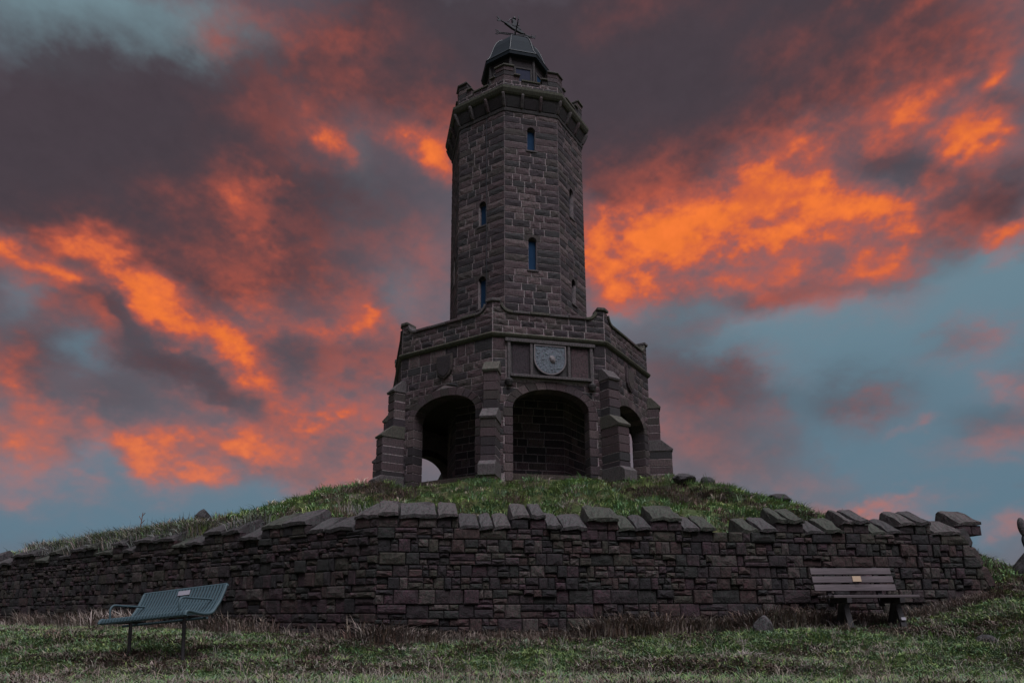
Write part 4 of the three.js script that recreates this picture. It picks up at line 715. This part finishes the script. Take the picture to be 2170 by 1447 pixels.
// ---------------------------------------------------------------- benches
{
  const bx0 = -4.42, bd = 9.22, gy = meadowY(bx0, bd) + 0.1;
  const b = thing('metal_bench', 'blue-green metal bench of thin curved slats, tilted on the grass by the wall', 'bench', bx0, gy, -bd);
  b.rotation.order = 'YXZ';
  b.rotation.set(0, -0.39, 0.075);
  const L = 1.46, prof = [[0.44, 0.415], [0.43, 0.45], [0.4, 0.465], [0.33, 0.455], [0.22, 0.435], [0.1, 0.43], [0.02, 0.45], [-0.045, 0.52], [-0.1, 0.59], [-0.155, 0.69], [-0.19, 0.76], [-0.205, 0.795], [-0.225, 0.788]];
  const curve = new THREE.CatmullRomCurve3(prof.map(([z, y]) => new THREE.Vector3(0, y, z))), N = 22, pts = curve.getPoints(N), pos = [];
  const w = 0.0165, t = 0.005;
  for (let i = 0; i < N; i++) {                                 // one flat slat, bent along the seat and the back
    const a = pts[i], c = pts[i + 1], q = (p, j) => { const d = pts[Math.min(N, j + 1)].clone().sub(pts[Math.max(0, j - 1)]).normalize(); return [p.y + d.z * t, p.z - d.y * t, p.y - d.z * t, p.z + d.y * t]; }, A = q(a, i), C = q(c, i + 1);
    const quad = (p1, p2, p3, p4) => pos.push(...p1, ...p2, ...p3, ...p1, ...p3, ...p4);
    quad([-w, A[0], A[1]], [w, A[0], A[1]], [w, C[0], C[1]], [-w, C[0], C[1]]);
    quad([-w, A[2], A[3]], [-w, C[2], C[3]], [w, C[2], C[3]], [w, A[2], A[3]]);
    quad([-w, A[0], A[1]], [-w, C[0], C[1]], [-w, C[2], C[3]], [-w, A[2], A[3]]);
    quad([w, A[0], A[1]], [w, A[2], A[3]], [w, C[2], C[3]], [w, C[0], C[1]]);
  }
  const slat = withUv(soup(pos, new Array(pos.length / 3 * 2).fill(0))), n = 27;
  for (let i = 0; i < n; i++) part(b, 'slat', slat, M['bench steel']).position.x = -L / 2 + L * (i + 0.5) / n;
  const bar = (p) => merge([rod([-L / 2, p[0], p[1]], [L / 2, p[0], p[1]], 0.016)]);
  for (const p of [[0.41, 0.41], [0.375, 0.1], [0.8, -0.215], [0.58, -0.11]]) part(b, 'rail', bar(p), M['bench steel']);
  for (const s of [-1, 1]) {
    const x = s * (L / 2 - 0.0);
    part(b, 'end_frame', tube(prof.map(([z, y]) => [x, y - 0.008, z]), 0.019, 44, 8), M['bench steel']);
    part(b, 'armrest', tube([[x - s * 0.14, 0.45, 0.4], [x - s * 0.14, 0.58, 0.405], [x - s * 0.14, 0.625, 0.37], [x - s * 0.14, 0.625, 0.2], [x - s * 0.14, 0.615, -0.1]], 0.013, 40, 8), M['bench steel']);
    const lx = s * 0.46;
    part(b, 'leg', merge([rod([lx, -0.4, 0.2], [lx, 0.41, 0.2], 0.022), rod([lx, 0.4, -0.02], [lx, 0.41, 0.4], 0.018)]), M['bench leg']);
  }
  const pl = part(b, 'plaque', chamfer(0.2, 0.065, 0.012, 0.003), M['white plate']); pl.position.set(0.04, 0.745, -0.165); pl.rotation.x = -0.3;
}
{
  const bx0 = 5.42, bd = 10.95, gy = meadowY(bx0 - 0.1, bd) - 0.02;
  const b = thing('wooden_bench', 'weathered wooden bench with three back planks and a small brass plate by the wall', 'bench', bx0, gy, -bd);
  b.rotation.y = 0.02;
  const L = 1.3, S = 0.5;
  [0.905, 0.775, 0.645].forEach((y, i) => {
    const p = part(b, 'back_plank', chamfer(L, 0.103, 0.035, 0.006), M['bench wood']); p.position.set(0, y - 0.0, -0.3 + i * 0.045); p.rotation.x = -0.22;
    if (i === 1) { const q = part(p, 'plaque', chamfer(0.14, 0.09, 0.01, 0.003), M['brass plate']); q.position.set(0.06, 0.005, 0.024); }
  });
  for (const z of [-0.1, 0.04, 0.18, 0.32]) part(b, 'seat_plank', chamfer(L, 0.04, 0.12, 0.006), M['bench wood']).position.set(0.02, S, z);
  for (const s of [-1, 1]) {
    const x = s * 0.4;
    part(b, 'leg', merge([poly([[-0.06, 0], [0.06, 0], [0.03, 1], [-0.05, 1]], 0.06)].map((g) => g.scale(1, 0.5, 1).translate(0, -0.04, -0.03).rotateX(0.42).rotateY(0).translate(x, 0.0, 0.42 - 0.44))), M['bench leg']);
    part(b, 'back_post', merge([bx(0.07, 0.62, 0.05, 0, 0.31, 0).rotateX(-0.22).translate(x, 0.36, -0.2)]), M['bench leg']);
    part(b, 'bearer', bx(0.07, 0.07, 0.56, x, S - 0.055, 0.1), M['bench leg']);
    part(b, 'front_leg', merge([bx(0.085, 0.6, 0.06, 0, -0.3, 0).rotateX(-0.32).translate(x + 0.03, S - 0.06, 0.14)]), M['bench leg']);
  }
  const tag_ = part(b, 'leg_plate', chamfer(0.07, 0.045, 0.012, 0.003), M['white plate']); tag_.position.set(0.43, 0.17, 0.29); tag_.rotation.x = -0.32;
}
// ---------------------------------------------------------------- stones, post and single plants
function boulder(name, label, x, d, y, s, seed, m, sub) { const o = new THREE.Mesh(rock(seed, ...s), m); o.name = numbered(name); o.position.set(x, y, -d); o.rotation.y = seed; scene.add(o); return tag(o, label, sub ?? 'rock'); }
{ const c = crest(-0.45); boulder('boulder', 'rounded grey boulder alone on the left skyline of the mound', c[0], c[1], c[2] + 0.16, [0.29, 0.27, 0.28], 21, M['dark boulder']); }
boulder('boulder', 'dark boulder beside the curved post at the right edge', 10.15, 13.5, 2.16, [0.52, 0.58, 0.5], 8, M['dark boulder']);
boulder('rock', 'pointed grey rock leaning at the foot of the wall, left of the wooden bench', 3.72, 10.6, meadowY(3.72, 10.6) + 0.07, [0.2, 0.2, 0.15], 14, M.boulder);
boulder('rock', 'small dark rock lying in the open grass below the wooden bench', 6.02, 9.1, meadowY(6.02, 9.1) + 0.03, [0.15, 0.1, 0.12], 33, M['dark boulder']);
boulder('white_stone', 'small white stone in the grass on top of the mound before the arches', 1.58, 14.6, moundY(1.58, 14.6) + 0.17, [0.06, 0.07, 0.06], 4, M['white plate'], 'stone');
[0.2526, 0.2866, 0.39].map(crest).forEach(([x, d, y], i) => boulder('outcrop', ['half-buried dark rock on the skyline just right of the tower', 'low dark rock on the right skyline, second from the tower', 'flat dark rock midway down the right skyline of the mound'][i], x, d, y + 0.02 + 0.03 * i, [[0.5, 0.22, 0.4], [0.3, 0.24, 0.3], [0.42, 0.2, 0.35]][i], 45 + i * 7, M['dark boulder']));
{
  const p = thing('curved_post', 'slim curved post with an oval head beside the dark boulder at the right edge', 'post', 10.225, 2.56, -13.9);
  part(p, 'stem', tube([[0.2, -0.3, 0], [0.14, 0.0, 0], [0.05, 0.22, 0], [0.0, 0.42, 0], [0.02, 0.5, 0]], 0.03, 24, 8), M.iron);
  part(p, 'oval_head', withUv(new THREE.SphereGeometry(1, 20, 14).scale(0.085, 0.2, 0.07).rotateZ(0.12).translate(0.03, 0.68, 0)), M.boulder);
}
{
  const [x, d] = crest(-0.54), p = thing('dock_plant', 'reddish brown dead dock plant with one tall stalk on the left skyline', 'plant', x, moundY(x, d), -d), r = rng(64), g = [], st = std('dock', 0.13, 0.06, 0.045, { roughness: 1 });
  for (let i = 0; i < 60; i++) { const a = r() * 6.28, l = 0.16 + 0.26 * r(); g.push(new THREE.PlaneGeometry(0.07, l).translate(0, l / 2, 0).rotateX(0.2 + 0.9 * r()).rotateY(a)); }
  part(p, 'leaves', merge(g), st);
  part(p, 'stalk', merge([rod([0, 0, 0], [0.05, 0.85, 0], 0.018, 0.01), ...[0.5, 0.62, 0.72].map((y, i) => rod([0.03, y, 0], [0.03 + (i % 2 ? -0.08 : 0.09), y + 0.12, 0], 0.01))]), st);
}

// ---------------------------------------------------------------- grass
function tuft(seed, n, h, spread, lean, width) {
  const r = rng(seed), pos = [];
  for (let i = 0; i < n; i++) {
    const a = r() * 6.2832, d = spread * Math.sqrt(r()), x0 = Math.cos(a) * d, z0 = Math.sin(a) * d, b = a + (r() - 0.5) * 2.2, H = h * (0.45 + 0.75 * r()), l = lean * H * (0.3 + r()), w = width * (0.6 + 0.8 * r());
    const px = -Math.sin(b + 0.6 * (r() - 0.5)) * w, pz = Math.cos(b) * w, m = [x0 + Math.cos(b) * l * 0.35, H * 0.62, z0 + Math.sin(b) * l * 0.35], e = [x0 + Math.cos(b) * l, H * (1 - 0.35 * lean * r()), z0 + Math.sin(b) * l];
    const A = [x0 - px, -0.04, z0 - pz], B = [x0 + px, -0.04, z0 + pz], C = [m[0] + px * 0.8, m[1], m[2] + pz * 0.8], D = [m[0] - px * 0.8, m[1], m[2] - pz * 0.8];
    pos.push(...A, ...B, ...C, ...A, ...C, ...D, ...D, ...C, ...e);
  }
  return soup(pos, new Array(pos.length / 3 * 2).fill(0));
}
const blade = new THREE.MeshStandardMaterial({ color: 0xffffff, roughness: 0.95, side: THREE.DoubleSide }); blade.name = 'grass blades';
const DUMMY = new THREE.Object3D(), COL = new THREE.Color();
function sow(name, label, geo, spots) {
  const o = new THREE.InstancedMesh(geo, blade, spots.length);
  spots.forEach(([x, y, d, s, h, tilt, yaw, c], i) => {
    DUMMY.position.set(x, y, -d); DUMMY.rotation.set(tilt * Math.cos(yaw * 7), yaw, tilt * Math.sin(yaw * 5)); DUMMY.scale.set(s, s * h, s); DUMMY.updateMatrix();
    o.setMatrixAt(i, DUMMY.matrix); o.setColorAt(i, COL.setRGB(...c));
  });
  o.name = numbered(name); o.castShadow = o.receiveShadow = true;
  scene.add(o);
  return tag(o, label, null, null, 'stuff');
}
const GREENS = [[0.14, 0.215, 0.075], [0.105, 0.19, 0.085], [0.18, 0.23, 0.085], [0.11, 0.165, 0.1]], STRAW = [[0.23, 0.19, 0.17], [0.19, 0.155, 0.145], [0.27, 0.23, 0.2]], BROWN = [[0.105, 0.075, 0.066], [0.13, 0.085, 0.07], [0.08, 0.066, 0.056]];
const pick = (l, r) => l[Math.floor(r() * l.length)];
const shadeOf = (c, r) => { const k = 0.75 + 0.5 * r(); return [c[0] * k * (0.92 + 0.16 * r()), c[1] * k, c[2] * k * (0.9 + 0.2 * r())]; };
{
  const r = rng(2024), short = [[], [], []], long = [[], []], heath = [], dead = [];
  // the mound: tussocks, with shade painted into the hollows as brown
  for (let i = 0; i < 52000; i++) {
    const a = r() * 6.2832, R = 6.75 + 18.5 * Math.pow(r(), 0.8), x = AX + Math.cos(a) * R, d = AD + Math.sin(a) * R;
    if (d > 40 || x < -26 || x > 26) continue;
    const sd = Math.min(inside(wallR, CORNER, x, d), inside(wallL, CORNER, x, d)), s3 = inside(wall3, END, x, d);
    if (sd < 0.42 || s3 < -2.4) continue;
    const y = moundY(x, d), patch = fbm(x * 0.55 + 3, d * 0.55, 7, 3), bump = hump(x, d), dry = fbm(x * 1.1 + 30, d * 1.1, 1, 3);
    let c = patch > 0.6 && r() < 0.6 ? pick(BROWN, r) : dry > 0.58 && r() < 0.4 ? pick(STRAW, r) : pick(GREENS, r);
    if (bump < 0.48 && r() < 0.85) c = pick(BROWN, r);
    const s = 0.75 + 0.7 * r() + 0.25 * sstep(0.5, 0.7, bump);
    (r() < 0.94 ? short[Math.floor(r() * 3)] : long[Math.floor(r() * 2)]).push([x, y, d, s, 0.75 + 0.5 * r(), 0.35 * (r() - 0.5), r() * 6.28, shadeOf(c, r).map((v) => v * (bump > 0.45 ? 1.15 + 0.5 * sstep(0.55, 0.85, bump) : 0.8))]);  // light and shade in the colour: tops lightened, creases darkened
    if (patch > 0.6 && r() < 0.3) heath.push([x, y, d, 0.7 + 0.7 * r(), 0.8 + 0.4 * r(), 0.3 * (r() - 0.5), r() * 6.28, shadeOf(pick(BROWN, r), r)]);
  }
  const g1 = [tuft(1, 20, 0.085, 0.14, 2.0, 0.009), tuft(2, 22, 0.07, 0.16, 2.1, 0.009), tuft(3, 18, 0.1, 0.13, 1.8, 0.008)], g2 = [tuft(4, 18, 0.17, 0.12, 1.3, 0.007), tuft(5, 15, 0.2, 0.1, 1.1, 0.006)];
  short.forEach((s, i) => sow('mound_grass', 'tussock grass, green with shade painted brown into the hollows, covering the mound below the tower', g1[i], s));
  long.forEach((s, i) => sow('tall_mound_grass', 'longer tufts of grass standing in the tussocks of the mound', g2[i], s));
  sow('heather', 'dark brown heather patches among the green grass of the mound', tuft(6, 34, 0.2, 0.2, 0.5, 0.006), heath);
  // the meadow in front
  const near = [[], [], []], wisps = [];
  for (let i = 0; i < 150000; i++) {
    const d = 6.4 + 17.5 * Math.pow(r(), 1.9), x = (r() - 0.5) * 2 * (0.84 * d + 0.6);
    const sd = Math.min(inside(wallR, CORNER, x, d), inside(wallL, CORNER, x, d)), s3 = inside(wall3, END, x, d);
    if (sd > 0.0 && s3 > -0.6 && (x - CORNER[0]) * wallR.t[0] + (d - CORNER[1]) * wallR.t[1] < LEN_R + 0.02 || x > 12 && d > 18) continue;
    const y = Math.max(meadowY(x, d), s3 > -3.2 ? moundY(x, d) : -9), dry = fbm(x * 0.9 + 5, d * 1.6, 4, 4, 0.6), dark = fbm(x * 0.8 + 50, d * 1.2, 14, 3);
    const foot = sstep(-0.9, -0.1, sd);                         // rank dead growth along the foot of the wall
    let c = dry > 0.565 && r() < 0.42 ? pick(STRAW, r) : dark > 0.6 && r() < 0.6 ? pick(BROWN, r) : r() < 0.06 ? pick(STRAW, r) : pick(GREENS, r);
    if (foot > 0 && r() < foot * 0.75) c = pick(BROWN, r);
    const wornShade = Math.min(Math.hypot((x + 4.5) * 0.7, d - 9.0), Math.hypot((x - 5.4) * 0.7, d - 10.7));   // trodden earth and painted contact shade round the benches
    if (wornShade < 0.6 && r() < 0.75) { if (r() < 0.4) continue; c = pick(BROWN, r); }
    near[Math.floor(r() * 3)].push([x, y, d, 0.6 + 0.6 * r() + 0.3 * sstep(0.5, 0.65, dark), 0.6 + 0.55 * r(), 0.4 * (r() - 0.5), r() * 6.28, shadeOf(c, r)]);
    if (r() < 0.02) wisps.push([x, y, d, 0.6 + 0.5 * r(), 0.8, 0.4 * (r() - 0.5), r() * 6.28, shadeOf(pick(STRAW, r), r)]);
  }
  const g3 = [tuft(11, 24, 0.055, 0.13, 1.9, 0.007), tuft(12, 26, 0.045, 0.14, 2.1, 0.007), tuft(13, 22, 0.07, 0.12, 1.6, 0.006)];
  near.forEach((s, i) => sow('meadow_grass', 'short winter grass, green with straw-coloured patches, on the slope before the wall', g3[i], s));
  sow('dry_grass', 'pale dry grass stems standing among the short grass', tuft(14, 9, 0.24, 0.06, 0.8, 0.003), wisps);
  // dead stems against the wall, and grass hanging over the far coping
  for (let i = 0; i < 5200; i++) {
    const onR = r() < 0.55, w = onR ? wallR : wallL, s = onR ? r() * LEN_R : -Math.pow(r(), 0.7) * 22, clump = fbm(s * 0.8 + 7, 3, 1, 3);
    if (clump < 0.42 + 0.2 * r() && r() < 0.75) continue;
    const out = 0.06 + 0.5 * r() * r(), x = CORNER[0] + s * w.t[0] + out * w.n[0], d = CORNER[1] + s * w.t[1] + out * w.n[1];
    dead.push([x, meadowY(x, d), d, 0.55 + 1.0 * r() * sstep(0.35, 0.7, clump) + 0.2 * r(), 0.9 + 0.4 * r(), 0.35 * (r() - 0.5), r() * 6.28, shadeOf(r() < 0.7 ? pick(BROWN, r) : pick(STRAW, r), r)]);
  }
  sow('dead_bracken', 'brown dead bracken and stems along the foot of the retaining wall', tuft(15, 22, 0.22, 0.16, 0.9, 0.006), dead);
  const over = [];
  for (let i = 0; i < 5200; i++) {
    const s = -0.6 - 13 * Math.pow(r(), 0.8), inn = 0.1 + 0.75 * Math.sqrt(r()), x = CORNER[0] + s * wallL.t[0] - inn * wallL.n[0], d = CORNER[1] + s * wallL.t[1] - inn * wallL.n[1];
    if (fbm(s * 1.3, 2, 9, 3) < 0.42 + 0.25 * (r() - 0.5)) continue;
    over.push([x, 2.94 + 0.36 * clamp(inn / 0.46) + (r() - 0.5) * 0.05, d, 0.7 + 0.7 * r(), 0.7 + 0.4 * r(), 0.7 * (r() - 0.5), r() * 6.28, shadeOf(r() < 0.4 ? [0.2, 0.21, 0.2] : r() < 0.5 ? pick(STRAW, r) : pick(GREENS, r), r)]);
  }
  sow('overhanging_grass', 'pale grass growing over the coping of the left stretch of wall', tuft(16, 18, 0.2, 0.14, 1.0, 0.006), over);
}
renderer.render(scene, camera);
